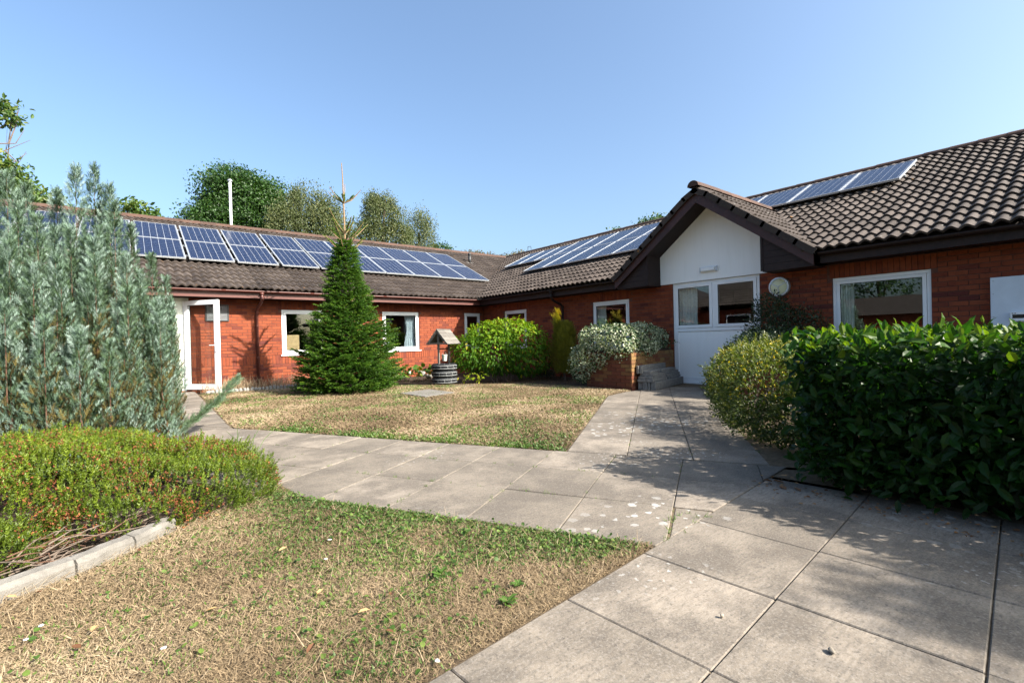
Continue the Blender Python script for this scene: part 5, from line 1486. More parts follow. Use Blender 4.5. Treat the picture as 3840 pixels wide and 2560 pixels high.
# ---- brick planters, ivy, dark shrub, yellow shrub
def planter(name, corners, h, label, single_):
    """corners: front-left, front-right, back-right, back-left (in plan)"""
    c_ = np.mean(corners, axis=0); pl = thing(name, (c_[0], c_[1], 0), label, 'planter')
    core = MB(); n = 4; th = .1
    cc = [np.array(p) for p in corners]; ins = [p + (c_ - p) * .012 for p in cc]
    core.prism([tuple(p) for p in ins], -.05, h - .075).build('core', M['planter_mortar'], pl)
    st = MB()
    for e in range(4):
        a, b = cc[e], cc[(e + 1) % 4]; L = np.linalg.norm(b - a); d_ = (b - a) / L; nn = np.array([d_[1], -d_[0]])
        if (c_ - a) @ nn > 0: nn = -nn
        if e == 2: continue
        for r in range(int(h / .075)):
            q = -(r % 2) * .1125
            while q < L:
                l_, r_ = max(q, 0) + .004, min(q + .225, L) - .004
                if r_ - l_ > .03:
                    mid = a + d_ * (l_ + r_) / 2 - nn * .02
                    yel_ = np.clip(rng.normal(.42, .2) + (.32 if (e == 1 and r > 4) else 0) - (.15 if r < 3 else 0), 0, 1)
                    tgt = MB() if single_ else st
                    tgt.obox((mid[0], mid[1], r * .075 + .0375 - .02), (d_[0] * (r_ - l_) / 2, d_[1] * (r_ - l_) / 2, 0), (nn[0] * .024, nn[1] * .024, 0), (0, 0, .033), float(yel_))
                    if single_: tgt.build('brick', M['planter_brick'], pl)
                q += .225
    if not single_: tag(st.build('brickwork', M['planter_brick'], pl), kind='stuff')
    MB().prism([tuple(p + (c_ - p) * .06) for p in cc], h - .08, h - .03).build('soil', M['soil_bed'], pl)
    return pl
planter('brick_planter', [(7.60, 6.98), (7.62, 5.82), (9.50, 6.10), (9.50, 7.1)], .80, 'brick planter overhung by variegated ivy left of the entrance', True)
planter('brick_planter', [(7.66, 4.05), (7.66, 2.9), (9.50, 2.9), (9.50, 4.12)], .88, 'brick planter behind the yellow shrub right of the entrance', False)

iv = thing('variegated_ivy', (7.9, 6.6, .72), 'dense cream and green variegated ivy spilling over the brick planter', 'ivy')
lob = [(7.95, 6.45, 1.0, .55, .62, .33), (8.6, 6.35, 1.02, .65, .35, .33), (7.62, 6.75, .72, .24, .45, .36), (7.6, 7.1, .50, .22, .34, .42), (9.15, 6.35, .98, .35, .28, .28), (7.9, 6.9, 1.05, .45, .4, .28), (7.65, 6.1, .80, .16, .28, .22), (8.2, 5.95, .82, .5, .14, .17)]
P, Nn = blob_pts(lob, 17000, .10)
keep = ~inside_any(P, lob, .80) & (P[:, 2] > .1) & (P[:, 0] < 9.5)
P, Nn = P[keep], Nn[keep]; N = len(P); P += rng.normal(0, .022, P.shape)
cl = vnoise(P[:, 0] * 3 + P[:, 2] * 2, P[:, 1] * 3 - P[:, 2] * 2, 1.6, 4)
rn = np.where(rng.random(N) < .35 + .6 * cl, rng.uniform(.5, 1, N), rng.uniform(0, .4, N))
scat('foliage', LEAF_R, P, rdir(N) + (0, 0, -.4), Nn + rdir(N) * .7, rng.uniform(.025, .045, N), rn, 'leaf_ivy', iv)
for k in range(8):
    m = MB(); p = np.array([7.8 + .2 * k, 6.2 + .05 * k, .7]); branch_mesh(m, p, (random.uniform(-1, .3), random.uniform(-.8, .3), .3), .5, .008); m.build('stem', M['bark'], iv)
m = MB(); a_ = atX(1543, 790, 9.3); m.tube([a_ + (-.0, .35, .0), a_, a_ + (-.05, -.12, .02)], [.006, .004, .002], 5); m.build('runner', M['bark'], iv)
pp = a_ + np.column_stack([rng.normal(0, .03, 26), rng.uniform(-.15, .3, 26), rng.normal(.01, .03, 26)]); scat('runner_leaves', LEAF_R, pp, rdir(26), rdir(26) + (-.6, 0, .5), rng.uniform(.03, .05, 26), rng.random(26) * .7, 'leaf_ivy', iv)

ds = thing('dark_shrub', (9.0, 3.55, .72), 'dark shaded evergreen shrub below the round wall lamp', 'shrub')
lob = [(9.05, 3.75, 1.15, .38, .5, .48), (9.1, 3.4, 1.1, .38, .5, .42), (9.1, 3.85, 1.5, .3, .3, .3), (8.8, 3.5, .9, .4, .7, .3), (8.3, 3.6, .86, .5, .5, .24), (7.9, 3.55, .84, .35, .5, .2), (8.6, 3.75, .92, .5, .4, .26)]  # low lobes spread over the planter are added to shade the door front
P, Nn = blob_pts(lob, 14000, .25); keep = ~inside_any(P, lob, .5) & (P[:, 0] < 9.5); P, Nn = P[keep], Nn[keep]; N = len(P); P += rng.normal(0, .035, P.shape)
scat('foliage', LEAF_S, P, rdir(N) + Nn * .5, Nn + rdir(N) * .8, rng.uniform(.03, .055, N), rng.random(N), 'leaf_darkshrub', ds)
for k in range(6): m = MB(); branch_mesh(m, (9.0 + random.uniform(-.1, .1), 3.6 + random.uniform(-.2, .2), .7), (random.uniform(-.3, .3), random.uniform(-.4, .4), 1), .8, .012); m.build('stem', M['bark'], ds)

ys = thing('yellow_shrub', (5.7, 2.75, 0), 'rounded shrub with tiny leaves and yellow flowers left of the laurel hedge', 'shrub')
lob = [(6.55, 3.15, .5, .75, .62, .45), (5.6, 2.6, .5, .85, .60, .46), (4.95, 2.2, .42, .6, .5, .44), (6.9, 3.0, .62, .6, .5, .34), (6.0, 2.7, .66, .6, .5, .30), (5.3, 2.1, .55, .7, .5, .4), (6.3, 2.5, .7, .5, .4, .33), (4.75, 1.95, .25, .5, .42, .3), (5.2, 2.45, .2, .6, .4, .24), (5.9, 2.95, .22, .7, .35, .26), (6.7, 3.4, .25, .5, .4, .28), (4.6, 1.7, .3, .45, .4, .34), (7.1, 3.4, .5, .4, .4, .4)]
P, Nn = blob_pts(lob, 95000, .14); keep = ~inside_any(P, lob, .80) & (P[:, 2] > .02) & (((P - np.array([0, 0, CAMH])) * Nn).sum(1) < .9); P, Nn = P[keep], Nn[keep]; N = len(P); P += rng.normal(0, .03, P.shape)
P[:, 2] = np.abs(P[:, 2])
P = (P + np.array((.12, -.16, 0))) * (1, 1, .95); rn = np.clip(.05 + .45 * rng.random(N) + .75 * (P[:, 2] - .4), 0, 1)
scat('foliage', LEAF_S, P, Nn * .5 + rdir(N) * .8 + (0, 0, .3), rdir(N) + Nn * .6, rng.uniform(.022, .045, N), rn, 'leaf_yellowshrub', ys)
# fine upright shoots give a loose outline
tp_ = rng.random(N) < .035; Pt = P[tp_]; n2 = len(Pt)
scat('shoots', HEATH, Pt, Nn[tp_] * .8 + rdir(n2) * .35 + (0, 0, .6), rdir(n2), rng.uniform(.08, .16, n2), np.clip(.4 + .6 * rng.random(n2), 0, 1), 'leaf_yellowshrub', ys)
fm = (P[:, 2] > .42) & (rng.random(N) < .05); Pf = np.repeat(P[fm] + Nn[fm] * .03, 4, axis=0); n2 = len(Pf); Pf += rng.normal(0, .006, Pf.shape)
scat('flowers', LEAF_S, Pf, rdir(n2) + (0, 0, .5), np.repeat(Nn[fm], 4, axis=0) + rdir(n2) * .5, rng.uniform(.016, .026, n2), rng.random(n2), 'flower_yellow', ys)
for k in range(10): m = MB(); branch_mesh(m, (5.2 + .2 * k, 2.4 + .09 * k, -.03), (random.uniform(-.6, .6), random.uniform(-.6, .6), 1), .7, .01); m.build('stem', M['bark'], ys)

# ---- bergenia clump at the wall, stones beside it
bg_ = thing('bergenia_clump', (5.9, 11.6, 0), 'clump of large yellowing round leaves below the window behind the spruce', 'plant')
N = 150; x = rng.uniform(5.1, 6.75, N); y = 12.6 - (x - 5.1) * .75 + rng.normal(0, .22, N); z = rng.uniform(.10, .36, N)
P = np.column_stack([x, y, z]); ax = np.column_stack([rng.normal(-.2, .6, N), rng.normal(-.5, .5, N), rng.uniform(-.2, .7, N)]); nr = np.column_stack([rng.normal(0, .5, N), rng.normal(-.6, .4, N), np.ones(N)]); scl = rng.uniform(.10, .17, N); rn = np.clip(rng.random(N) ** .9, 0, 1)
single_leaves(bg_, range(N), LEAF_R, P, unit(ax), unit(nr), scl, rn, 'leaf_bergenia')
for k in range(30):
    i = random.randrange(N); MB().tube([(P[i][0] * .9 + 5.9 * .1, P[i][1] + .1, -.03), tuple(P[i])], .006, 5, False).build('stalk', M['leaf_bergenia'], bg_)

# ================================================================== wishing well, slab, stones, stacked concrete
wx, wy = 5.95, 10.12
well = thing('wishing_well', (wx, wy, 0), 'wishing well of painted black tyres with a shingled wooden roof', 'wishing well')
TH = .165
for k in range(3):
    zc = .01 + TH * k
    prof = [(.20, .012), (.25, .003), (.285, .012), (.305, .035), (.310, .055), (.311, .11), (.305, .13), (.285, .153), (.25, .162), (.20, .153), (.20, .012)]
    ty = MB().lathe(prof, (wx, wy, zc), 40).build('tyre', M['tyre_black'], well, smooth=True)
    pl = MB()
    for z_, rr in ((.046, .3085), (.119, .3095)):
        n = 48
        pl.add([(wx + (rr + .0025) * math.cos(6.2832 * i / n), wy + (rr + .0025) * math.sin(6.2832 * i / n), zc + z_ + dz_) for dz_ in (-.0022, .0022) for i in range(n)], [(i, (i + 1) % n, n + (i + 1) % n, n + i) for i in range(n)])
    for band, (z0, z1) in enumerate(((.046, .119), (.119, .166), (.004, .046))):
        for i in range(12):
            w = 6.2832 * (i + .5 * (band % 2) + .25 * k) / 12; dw = .0042
            r0 = .3115 if band == 0 else .309; r1 = .3115 if band == 0 else (.262)
            if band == 2: r0, r1 = .262, .309
            pl.add([(wx + (r_ + .003) * math.cos(w + s_ * dw), wy + (r_ + .003) * math.sin(w + s_ * dw), zc + z_) for r_, z_ in ((r0, z0), (r1, z1)) for s_ in (-1, 1)], [(0, 1, 3, 2)])
    pl.build('painted_lines', M['paint_white'], ty)
MB().lathe([(.001, .44), (.205, .44)], (wx, wy, 0), 24).build('soil', M['soil_bed'], well)
rd = unit(np.array([.90, .42, 0])); nd = np.array([rd[1], -rd[0], 0])     # ridge direction, right slope side
def wp(a, b, z): return np.array([wx, wy, 0]) + rd * a + nd * b + np.array([0, 0, z])
for a in (-.22, .22): MB().bar(wp(a, 0, .42), wp(a, 0, 1.24 if a < 0 else 1.22), .045, .03, up=rd).build('post', M['wood_weathered'], well)
MB().bar(wp(-.21, 0, .86), wp(.21, 0, .86), .03, .03).build('crossbar', M['wood_dark'], well)
zr_, ze_, hw_ = 1.315, .985, .285
for a in (-.265, .265):                         # gable frames
    fr_ = MB(); fr_.bar(wp(a, -hw_ + .005, ze_ + .005), wp(a, hw_ - .005, ze_ + .005), .025, .035); fr_.build('tie_beam', M['wood_weathered'], well)
    for sg_ in (-1, 1): MB().bar(wp(a + .002, sg_ * (hw_ - .01), ze_ - .005), wp(a + .002, sg_ * .005, zr_ - .035), .028, .045, up=nd).build('rafter', M['wood_weathered'], well)
for sg_ in (-1, 1):
    for k in range(4):
        t0, t1 = k / 4 - .02, (k + 1) / 4 + .05
        pa = wp(0, sg_ * hw_ * (1.06 - t0 * 1.06), ze_ - .02 + (zr_ - ze_ + .02) * t0 + .018); pb = wp(0, sg_ * hw_ * (1.06 - t1 * 1.06), ze_ - .02 + (zr_ - ze_ + .02) * t1 + .004)
        for h_ in range(2):
            a0 = (-.29, 0.002)[h_] + random.uniform(-.008, .008); a1 = (-.002, .29)[h_] + random.uniform(-.008, .008)
            up_ = np.cross(rd, (pb - pa) / np.linalg.norm(pb - pa)); up_ *= np.sign(up_[2])
            MB().obox((pa + pb) / 2 + rd * (a0 + a1) / 2, rd * (a1 - a0) / 2, (pb - pa) / 2, up_ * .006, random.random()).build('shingle', M['wood_weathered'], well)
bk = thing('bucket', tuple(wp(.02, 0, .56)), 'pale green bucket hanging under the roof of the wishing well', 'bucket')
bk_c = wp(.02, 0, .56)
MB().lathe([(.001, 0), (.05, 0), (.052, .004), (.071, .15), (.075, .155), (.071, .158), (.066, .15), (.048, .01)], bk_c, 24).build('body', M['bucket'], bk, smooth=True)
MB().tube([bk_c + rd * .07 * math.cos(q_) + np.array([0, 0, .15 + .09 * math.sin(q_)]) for q_ in np.linspace(0, math.pi, 9)], .003, 5).build('bail', M['metal_grey'], bk)
MB().tube([bk_c + (0, 0, .24), bk_c + (0, 0, .29)], .003, 5).build('hook', M['vent_black'], bk)

m = MB(); cs_ = [(4.22, 8.96), (4.27, 7.98), (5.03, 8.16), (5.0, 9.16)]
tag(m.prism(cs_, -.03, .022).build('inspection_slab', M['concrete_old'], None, bevel=.006), 'flat grey concrete slab lying on the far lawn before the well', 'slab')
m = MB(); tag(m.prism([(5.35, 9.3), (6.0, 9.0), (6.35, 9.35), (5.7, 9.68)], -.03, .008).build('stepping_slab', M['concrete_grey'], None), 'half-buried paving slab at the foot of the wishing well', 'slab')

def rock(name, c_, r_, mat, label, cat_, group=None, flat=.7, seed=0):
    rr = np.random.default_rng(seed); bm = bmesh.new(); bmesh.ops.create_icosphere(bm, subdivisions=2, radius=1.0)
    ph = rr.uniform(0, 6, 6)
    for v in bm.verts:
        k = 1 + .16 * math.sin(3 * v.co.x + ph[0]) + .14 * math.sin(4 * v.co.y + ph[1]) + .12 * math.sin(5 * v.co.z + ph[2])
        v.co = Vector((v.co.x * r_[0] * k, v.co.y * r_[1] * k, v.co.z * r_[2] * k * flat))
    me = bpy.data.meshes.new(name); bm.to_mesh(me); bm.free(); me.materials.append(M[mat])
    me.polygons.foreach_set('use_smooth', [True] * len(me.polygons))
    o = link(name, me, None, c_, (0, 0, rr.uniform(0, 6))); return tag(o, label, cat_, group)
for k in range(26):
    x = 1.28 + 2.0 * (k + .5) / 26; y = 12.50 - .10 * (x - 1.25)
    if k < 15: rock('edging_stone', (x, y, .03), (.05, .04, .06), 'stone_pale', 'small rounded pale stone in the edging row, %s from the open door' % ORD[k], 'stone', 'edging stones along the wall bed', .9, k)
    else:
        o = MB().box(-.03, -.03, -.05, .03, .03, .085 + random.uniform(-.01, .015)).build('edging_block', M['stone_pale'], None, bevel=.008); o.location = (x, y, 0); o.rotation_euler = (0, 0, random.uniform(-.2, .2))
        tag(o, 'small upright grey block in the edging row, %s counted from the stones' % ORD[k - 15], 'block', 'edging blocks along the wall bed')
for k, (dx, dy, r_) in enumerate(((905, 868, .10), (925, 870, .09), (968, 862, .12), (985, 868, .11))):
    g = G(dx, dy); rock('rock', (g[0] + .1, g[1] + .15, .05), (r_ * 1.2, r_, r_), 'stone_pale', ['grey rock under the big yellowing leaves, left end', 'second grey rock under the big yellowing leaves', 'larger grey rock just left of the tyre well', 'grey rock touching the base of the tyre well'][k], 'rock', None, .8, 40 + k)

# concrete edging pieces stacked by the planter: lower row on edge, upper rows flat
sd_ = unit(np.array([1.83, .42, 0.0])); sn_ = np.array([sd_[1], -sd_[0], 0])   # along the planter side; away from it
so = np.array([7.72, 5.80, 0.0])
def conc(a0, a1, b0, b1, z0, z1, label):
    c_ = so + sd_ * (a0 + a1) / 2 + sn_ * (b0 + b1) / 2 + np.array([0, 0, (z0 + z1) / 2])
    jr = random.uniform(-.01, .01)
    d_ = sd_ + sn_ * jr; d_ /= np.linalg.norm(d_); n2_ = np.array([d_[1], -d_[0], 0])
    o = MB().obox(c_, d_ * (a1 - a0) / 2, n2_ * (b1 - b0) / 2, (0, 0, (z1 - z0) / 2)).build('concrete_edging', M['concrete_grey'], None, bevel=.005)
    return tag(o, label, 'edging', 'concrete edging stacked beside the brick planter')
for k in range(7): conc(.02 + random.uniform(0, .03), 1.62 + random.uniform(-.1, .05), .02 + k * .052, .066 + k * .052, .005, .155, 'upright concrete edging in the bottom layer of the stack, %s from the planter' % ORD[k])
for L_ in range(3):
    z0 = .158 + L_ * .052
    for c_ in range(2):
        for h_ in range(2):
            a0 = (.0 + .05 * L_, .83 - .03 * L_)[h_] + random.uniform(0, .03); a1 = (.80, 1.62)[h_] - random.uniform(0, .05) + (.0 if h_ == 0 else -.03 * L_)
            conc(a0, a1, .03 + c_ * .158, .182 + c_ * .158 - .02 * L_ * c_, z0, z0 + .049, 'flat concrete edging, %s layer above the upright ones, %s side, %s half' % (ORD[L_], ('planter', 'path')[c_], ('near', 'door')[h_]))
conc(.12, .62, .10, .25, .315, .362, 'short flat concrete edging lying on top, near end of the stack')
conc(.60, 1.42, .14, .29, .315, .366, 'flat concrete edging lying on top, door end of the stack')
for k in range(2): conc(.02 + .03 * k, 1.30 + .05 * k, .005 + k * .048, .048 + k * .048, .316, .47, 'upright concrete edging leaning on the planter, %s from the bricks' % ORD[k])

# ================================================================== trees beyond the roofs
def tree(name, label, trunk, lobes, n, leaf, mat, clump=.45, droop=0.0, per=34, shell=.22, group='trees beyond the roofs', T=LEAF_S, limbs=7, tr=1.0):
    tr_ = thing(name, trunk, label, 'tree', group)
    tx, ty_, tz = trunk
    top = np.mean([l[:3] for l in lobes], axis=0)
    m = MB().tube([(tx, ty_, tz), ((tx + top[0]) / 2, (ty_ + top[1]) / 2, top[2] * .5), (top[0], top[1], top[2])], [.24 * tr, .17 * tr, .08 * tr], 9)
    for k in range(limbs):
        l = lobes[k % len(lobes)]; e = np.array(l[:3]) + rdir(1)[0] * np.array(l[3:6]) * .75
        s_ = np.array([(tx + top[0]) / 2, (ty_ + top[1]) / 2, top[2] * random.uniform(.45, .9)])
        m.tube([s_, s_ * .45 + e * .55 + (0, 0, .15), e], [.08 * tr, .05 * tr, .015 * tr], 6)
    m.build('trunk', M['bark'], tr_)
    nc = max(6, n // per)
    C, Cn = blob_pts(rough(lobes, 7 * len(lobes)), nc, shell)
    P = np.repeat(C, per, axis=0); Nn = np.repeat(Cn, per, axis=0)
    off = rdir(len(P)) * (rng.random((len(P), 1)) ** .5 * 1.7) * clump * np.repeat(rng.uniform(.5, 1.3, nc), per)[:, None]
    off[:, 2] *= (.6 + droop * 1.5); off[:, :2] *= (1 - .35 * droop)
    P = P + off - np.array([0, 0, droop * .25]) * np.abs(off[:, 2:3])
    N = len(P); tone_ = np.repeat(rng.random(nc) ** 1.2, per) * .7 + rng.random(N) * .3
    ax = rdir(N) + (0, 0, -.25 - droop * 1.6); nr = Nn * .6 + rdir(N) * .8 + (0, 0, .35)
    o = scat('crown', T, P, ax, nr, leaf * rng.uniform(.7, 1.3, N), tone_, mat, tr_)
    return tr_
def lob_px(items, Y, thick=.8):
    out = []
    for dx, dy, rx, ry in items:                  # centre and radii in display pixels
        p = atY(dx, dy, Y); e = atY(dx + rx, dy, Y); v = atY(dx, dy - ry, Y)
        R_ = abs(e[0] - p[0]); out.append((p[0], p[1], p[2], R_, R_ * thick, abs(v[2] - p[2])))
    return out
def rough(lobes, n, lo=.22, hi=.45):
    out = list(lobes)
    for _ in range(n):
        l = lobes[random.randrange(len(lobes))]; d_ = rdir(1)[0]; d_[2] = abs(d_[2]) if random.random() < .75 else d_[2]
        k = random.uniform(lo, hi); c_ = np.array(l[:3]) + d_ * np.array(l[3:6]) * random.uniform(.8, 1.08)
        out.append((c_[0], c_[1], c_[2], l[3] * k, l[4] * k, l[5] * k * random.uniform(.8, 1.2)))
    return out
lb_ = lob_px([(560, 480, 80, 62), (500, 510, 60, 45), (610, 500, 55, 55), (545, 435, 60, 34), (455, 510, 28, 22), (600, 455, 45, 35)], 33)
tree('broadleaf_tree', 'large dark green tree behind the white flue pole', (atY(555, 520, 33)[0], 33, 0), lb_, 40000, .155, 'tree_green', .62, shell=.20, per=60)
lb_ = lob_px([(538, 402, 38, 20), (500, 425, 26, 16), (570, 415, 22, 14)], 34)
tree('thin_tree', 'sparse twiggy treetop rising above the large dark green tree', (atY(540, 520, 36)[0], 36, 0), lb_, 2600, .13, 'tree_green', .34, per=14)
lb_ = lob_px([(710, 500, 62, 55), (660, 520, 40, 40), (745, 520, 45, 45), (700, 455, 38, 25), (640, 545, 35, 25), (770, 550, 40, 30)], 30)
tree('birch_tree', 'drooping olive-green birch behind the spruce leader', (atY(705, 540, 30)[0], 30, 0), lb_, 30000, .105, 'tree_birch', .36, .9)
lb_ = lob_px([(880, 505, 45, 48), (875, 470, 28, 20), (850, 540, 32, 28), (905, 540, 35, 32)], 31)
tree('birch_tree', 'greener upright birch right of the spruce', (atY(880, 560, 31)[0], 31, 0), lb_, 20000, .11, 'tree_birch', .34, .6)
lb_ = lob_px([(962, 530, 30, 40), (985, 555, 18, 22), (940, 560, 28, 22), (965, 498, 16, 16)], 32)
tree('birch_tree', 'thin olive birch with gaps, rightmost of the birches', (atY(962, 570, 32)[0], 32, 0), lb_, 8000, .105, 'tree_birch', .32, .9, per=22)
lb_ = lob_px([(1010, 572, 22, 12), (1000, 580, 25, 10)], 34)
tree('round_tree', 'small green treetop just above the left roof ridge beside the birches', (atY(1008, 590, 34)[0], 34, 0), lb_, 1600, .15, 'tree_green', .3)
lb_ = lob_px([(1075, 588, 28, 9), (1110, 592, 22, 8)], 30)
tree('brown_hedge_tree', 'brownish green treetops above the left roof near the vent pipe', (atY(1090, 600, 30)[0], 30, 0), lb_, 1800, .13, 'tree_brown', .26, per=16)
lb_ = lob_px([(1170, 594, 26, 9), (1205, 588, 20, 10), (1150, 598, 18, 7)], 28)
tree('brown_hedge_tree', 'brownish green treetops above the roof valley beside the aerial', (atY(1180, 600, 28)[0], 28, 0), lb_, 2000, .13, 'tree_brown', .26, per=16)
lb_ = lob_px([(300, 480, 22, 16), (345, 495, 26, 10), (325, 505, 40, 12)], 25)
tree('walnut_tree', 'small leafy branches above the left ridge between cypress and flue', (atY(320, 520, 25)[0], 25, 0), lb_, 900, .22, 'tree_walnut', .28, per=14, T=LEAF_B)
lb_ = lob_px([(15, 440, 50, 45), (-45, 430, 60, 70), (95, 462, 36, 12), (25, 395, 28, 22)], 24)
tree('walnut_tree', 'leafy tree with long bare twigs behind the cypress at the left edge', (atY(-60, 520, 24)[0], 24, 0), lb_, 7000, .17, 'tree_walnut', .36, per=20, T=LEAF_B)
lb_ = lob_px([(15, 260, 24, 26), (38, 275, 16, 14)], 24)
tw = tree('bare_twig_tree', 'sparse high twigs with few leaves at the upper left edge', (atY(-40, 520, 25)[0], 25, 0), lb_, 190, .22, 'tree_walnut', .25, per=8, T=LEAF_B, limbs=2, tr=.16)
m = MB()
for (x0, y0, x1, y1) in ((-20, 330, 55, 300), (-20, 360, 70, 322), (-10, 300, 45, 250), (10, 345, 60, 348), (20, 330, 40, 240), (-10, 420, 62, 352)):
    a = atY(x0, y0, 24); b = atY(x1, y1, 24); c_ = (a + b) / 2 + rng.normal(0, .15, 3); m.tube([a, c_, b], [.025, .016, .006], 5, False)
m.build('twigs', M['twig_grey'], tw); tag(bpy.data.objects['twigs'], kind='stuff')
for k, (dx, dy, rx, ry) in enumerate(((1495, 512, 26, 10), (1412, 536, 9, 6))):
    p = atX(dx, dy, 24); s_ = p[0] * 0 + abs(atX(dx + rx, dy, 24)[1] - p[1]); lb_ = [(p[0], p[1], p[2], s_ * .8, s_, abs(atX(dx, dy - ry, 24)[2] - p[2]))]
    tree('broadleaf_tree', ('green treetop behind the panels beside the gable', 'tiny green treetop peeping over the panels left of the gable')[k], (p[0], p[1], 0), lb_, 900 - 500 * k, .16, 'tree_green', .3, per=16)
# trees beyond the opposite wing (seen only in the window glass)
for k, (x, y, z, r_) in enumerate(((-36, 13, 5.5, 3.6), (-34, 20, 5.0, 3.0))):
    tree('broadleaf_tree', ('round tree behind the far low house, nearer one', 'round tree behind the far low house, farther one')[k], (x, y, 0), [(x, y, z, r_, r_, r_ * .9), (x + 1, y + 1, z + 1, r_ * .7, r_ * .7, r_ * .6)], 4000, .28, 'tree_green', .6)

# ================================================================== small things
# dandelion rosette and weeds in the near lawn
for (dx, dy, r_, n_, lb_) in ((1165, 1388, .05, 11, 'green dandelion rosette near the paved edge of the near lawn'), (1190, 1350, .04, 9, 'smaller dandelion rosette behind the first, near lawn'), (870, 1250, .04, 8, 'pale green weed rosette in the middle of the near lawn'), (1010, 1325, .05, 9, 'grey-green weed rosette right of the lawn middle')):
    g = G(dx, dy); ro = thing('weed_rosette', (g[0], g[1], 0), lb_, 'weed')
    mesh = np_mesh('leaf', np.array(LEAF_B[0]), [tuple(f) for f in LEAF_B[1]], M['grass_green'], np.full(8, .45))
    for k in range(n_):
        a = 6.283 * k / n_ + random.uniform(-.2, .2)
        link('leaf', mesh, ro, (0, 0, .012), (0, -random.uniform(.15, .55), a), (r_ * random.uniform(.7, 1.1),) * 3)
# fallen leaves
LF = ([(0, 0, 0), (.3, .22, .10), (.7, .25, .16), (1, .02, .05), (.72, -.22, .14), (.3, -.24, .12), (.5, 0, .0)], [(6, 0, 1), (6, 1, 2), (6, 2, 3), (6, 3, 4), (6, 4, 5), (6, 5, 0)])
spots = [(505, 1192, 'gold'), (75, 1375, 'brown'), (40, 1385, 'gold'), (165, 1500, 'brown'), (210, 1468, 'gold'), (500, 1410, 'gold'), (728, 1380, 'gold'), (640, 1278, 'gold'), (705, 1520, 'brown'), (905, 1470, 'brown'), (900, 1375, 'brown'), (555, 1275, 'gold'), (320, 1278, 'brown'), (850, 1415, 'gold')]
fm_ = {'gold': np_mesh('fallen_leaf', np.array(LF[0]), LF[1], M['leaf_dead'], np.full(7, .95)), 'brown': np_mesh('fallen_leaf', np.array(LF[0]), LF[1], M['leaf_dead'], np.full(7, .1))}
cnt = {'gold': 0, 'brown': 0}
for dx, dy, kd in sorted(spots):
    g = G(dx, dy); o = link('fallen_leaf', fm_[kd], None, (g[0], g[1], .028), (random.uniform(-.3, .3), random.uniform(-.2, .2), random.uniform(0, 6)), (random.uniform(.03, .05),) * 3)
    tag(o, {'gold': 'small golden dead leaf on the near lawn, %s from the left', 'brown': 'small dark brown dead leaf on the near lawn, %s from the left'}[kd] % ORD[cnt[kd]], 'leaf', 'fallen leaves on the near lawn, ' + kd)
    cnt[kd] += 1
for k, (dx, dy) in enumerate(((1775, 1110), (1790, 1118), (1802, 1112), (1822, 1122))):
    g = G(dx, dy); o = link('fallen_leaf', np_mesh('fallen_leaf', np.array(LF[0]), LF[1], M['leaf_dead'], np.full(7, .25)), None, (g[0], g[1], .012), (random.uniform(-.3, .3), random.uniform(-.3, .3), random.uniform(0, 6)), (.07, .07, .07))
    tag(o, 'rusty dead leaf on the shaded paving beside the hedge, %s from the left' % ORD[k], 'leaf', 'rusty leaves beside the hedge')
for k, (dx, dy) in enumerate(((60, 1480), (95, 1447), (375, 1500), (748, 1292), (757, 1247), (1005, 1530))):
    g = G(dx, dy); rock('pale_chip', (g[0], g[1], .02), (.010, .007, .003), 'paint_white', 'small white chip in the near lawn grass, %s from the left' % ORD[k], 'chip', 'white chips in the near lawn', .7, 60 + k)
g = G(1910, 1502); rock('pebble', (g[0], g[1], .012), (.013, .009, .009), 'pebble', 'small brown pebble on the near paving slab', 'pebble', None, .9, 80)
g = G(1658, 1420); rock('pebble', (g[0], g[1], .012), (.008, .007, .007), 'pebble', 'tiny pale pebble on the paving near the lawn edge', 'pebble', None, .9, 81)
# leaf litter below the hedge and the bush
N = 900; k = rng.random(N); q = np.column_stack([3.42 + .22 * rng.normal(0, .5, N), -1.4 + 3.0 * k]); q2 = np.column_stack([rng.uniform(6.4, 9.2, 700), rng.uniform(7.5, 9.6, 700)]); q = np.concatenate([q, q2]); N = len(q)
scat('leaf_litter', LF, np.column_stack([q, rng.uniform(-.02, .015, N)]), np.column_stack([rng.normal(size=(N, 2)), np.zeros(N)]), np.column_stack([rng.normal(0, .3, (N, 2)), np.ones(N)]), rng.uniform(.012, .03, N), rng.random(N) * .9, 'leaf_dead')
tag(bpy.data.objects['leaf_litter'], 'dry leaf litter under the hedge and bush', 'litter', kind='stuff')
# tall green grass stalks beside the heather
gs = thing('grass_stalks', G(545, 1015) + (0,), 'few tall thin green grass stalks beside the heather tip', 'grass')
for k, (dx, dy) in enumerate(((550, 1000), (545, 985), (600, 985), (640, 985), (585, 1005), (520, 1000))):
    e = atY(dx, dy - 10, 4.6); b = np.array([.60 + .03 * k, 4.25, .05])
    MB().tube([b, (b + e) / 2 + (0, 0, .06), e], [.003, .0025, .001], 4, False).build('stalk', M['grass_green'], gs)
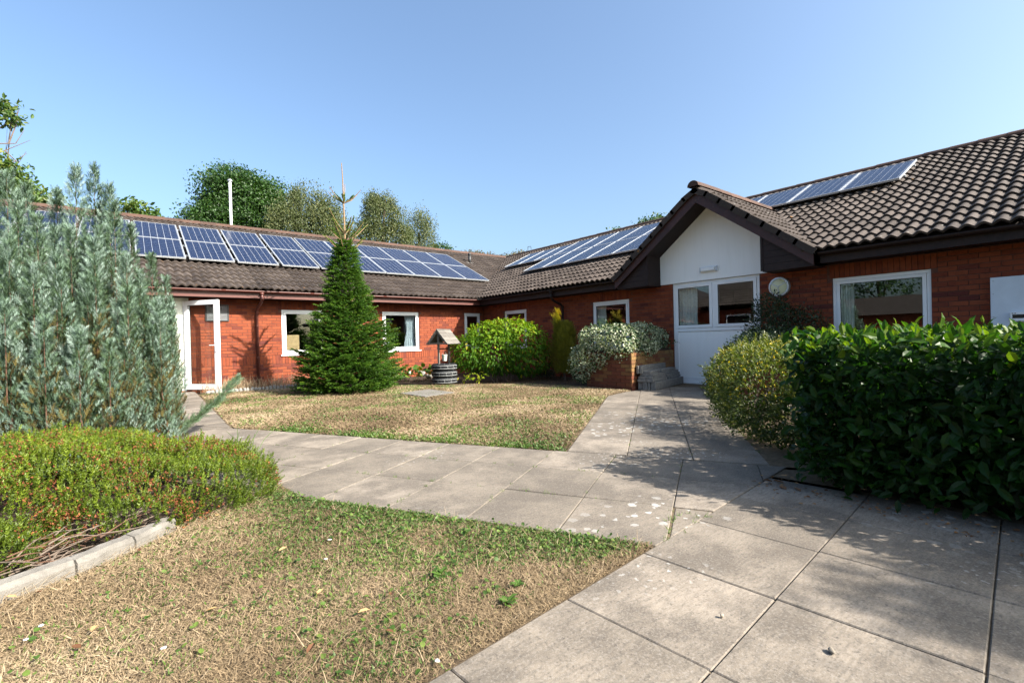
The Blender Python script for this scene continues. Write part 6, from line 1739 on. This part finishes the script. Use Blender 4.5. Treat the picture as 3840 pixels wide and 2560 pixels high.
# yellow hose by the golden conifer, stake
p = [atX(1240, 845, 9.2), atX(1225, 800, 9.3), atX(1235, 775, 9.35)]
hs = MB().tube([atX(1258, 838, 9.25), atX(1245, 815, 9.2), atX(1236, 800, 9.25), atX(1243, 838, 9.2)], .009, 6).build('garden_hose', M['hose_yellow'], None); tag(hs, 'thin yellow hose arching between the bush and the golden conifer', 'hose')
st_ = MB().tube([atX(1254, 850, 9.2), atX(1263, 800, 9.35)], .01, 6).build('garden_stake', M['hose_yellow'], None); tag(st_, 'thin yellow stake leaning on the shaded wall beside the golden conifer', 'stake')
lp = thing('low_plant', G(1240, 868) + (0,), 'low green plant at the foot of the shaded wall beside the hose', 'plant')
g = G(1243, 866); N = 420
P = np.column_stack([rng.normal(g[0] + .2, .22, N), rng.normal(g[1], .2, N), np.abs(rng.normal(.1, .12, N))])
scat('foliage', LEAF_S, P, rdir(N) + (0, 0, .5), rdir(N) + (0, 0, 1), rng.uniform(.05, .09, N), rng.random(N), 'leaf_darkshrub', lp)

# tree behind the camera: one bough shades the nearest slabs
tree('garden_tree', 'broadleaf tree behind the viewpoint whose bough shades the near slabs', (7.6, -8.2, 0), [(7.4, -8.0, 4.2, 1.3, 1.2, 1.1), (6.7, -7.2, 4.6, .9, .8, .6)], 3000, .14, 'tree_green', .3, group=None)
bo = thing('overhanging_bough', (4.9, -5.55, 4.6), 'leafy bough overhead, out of frame, shading the near slabs', 'branch')
MB().tube([(6.9, -7.3, 4.4), (5.7, -6.2, 4.65), (4.7, -5.3, 4.6)], [.05, .03, .01], 6).build('limb', M['bark'], bo)
N = 1000; P = np.column_stack([rng.normal(5.05, .26, N), rng.normal(-5.55, .16, N), rng.normal(4.6, .10, N)])
scat('foliage', LEAF_S, P, rdir(N), rdir(N) + (0, 0, 1), rng.uniform(.06, .11, N), rng.random(N), 'tree_green', bo)

fh = thing('far_house', (-31, 13, 0), 'low house with a brown tiled roof far across the garden', 'building')
MB().box(-34, 5, 0, -28, 22, 2.3).build('wall', M['brick'], fh)
MB().add([(-27.5, 4.5, 2.3), (-27.5, 22.5, 2.3), (-34.5, 22.5, 2.3), (-34.5, 4.5, 2.3), (-31, 8, 3.9), (-31, 19, 3.9)], [(0, 1, 5, 4), (1, 2, 5), (2, 3, 4, 5), (3, 0, 4)]).build('roof', M['roof_tile'], fh)
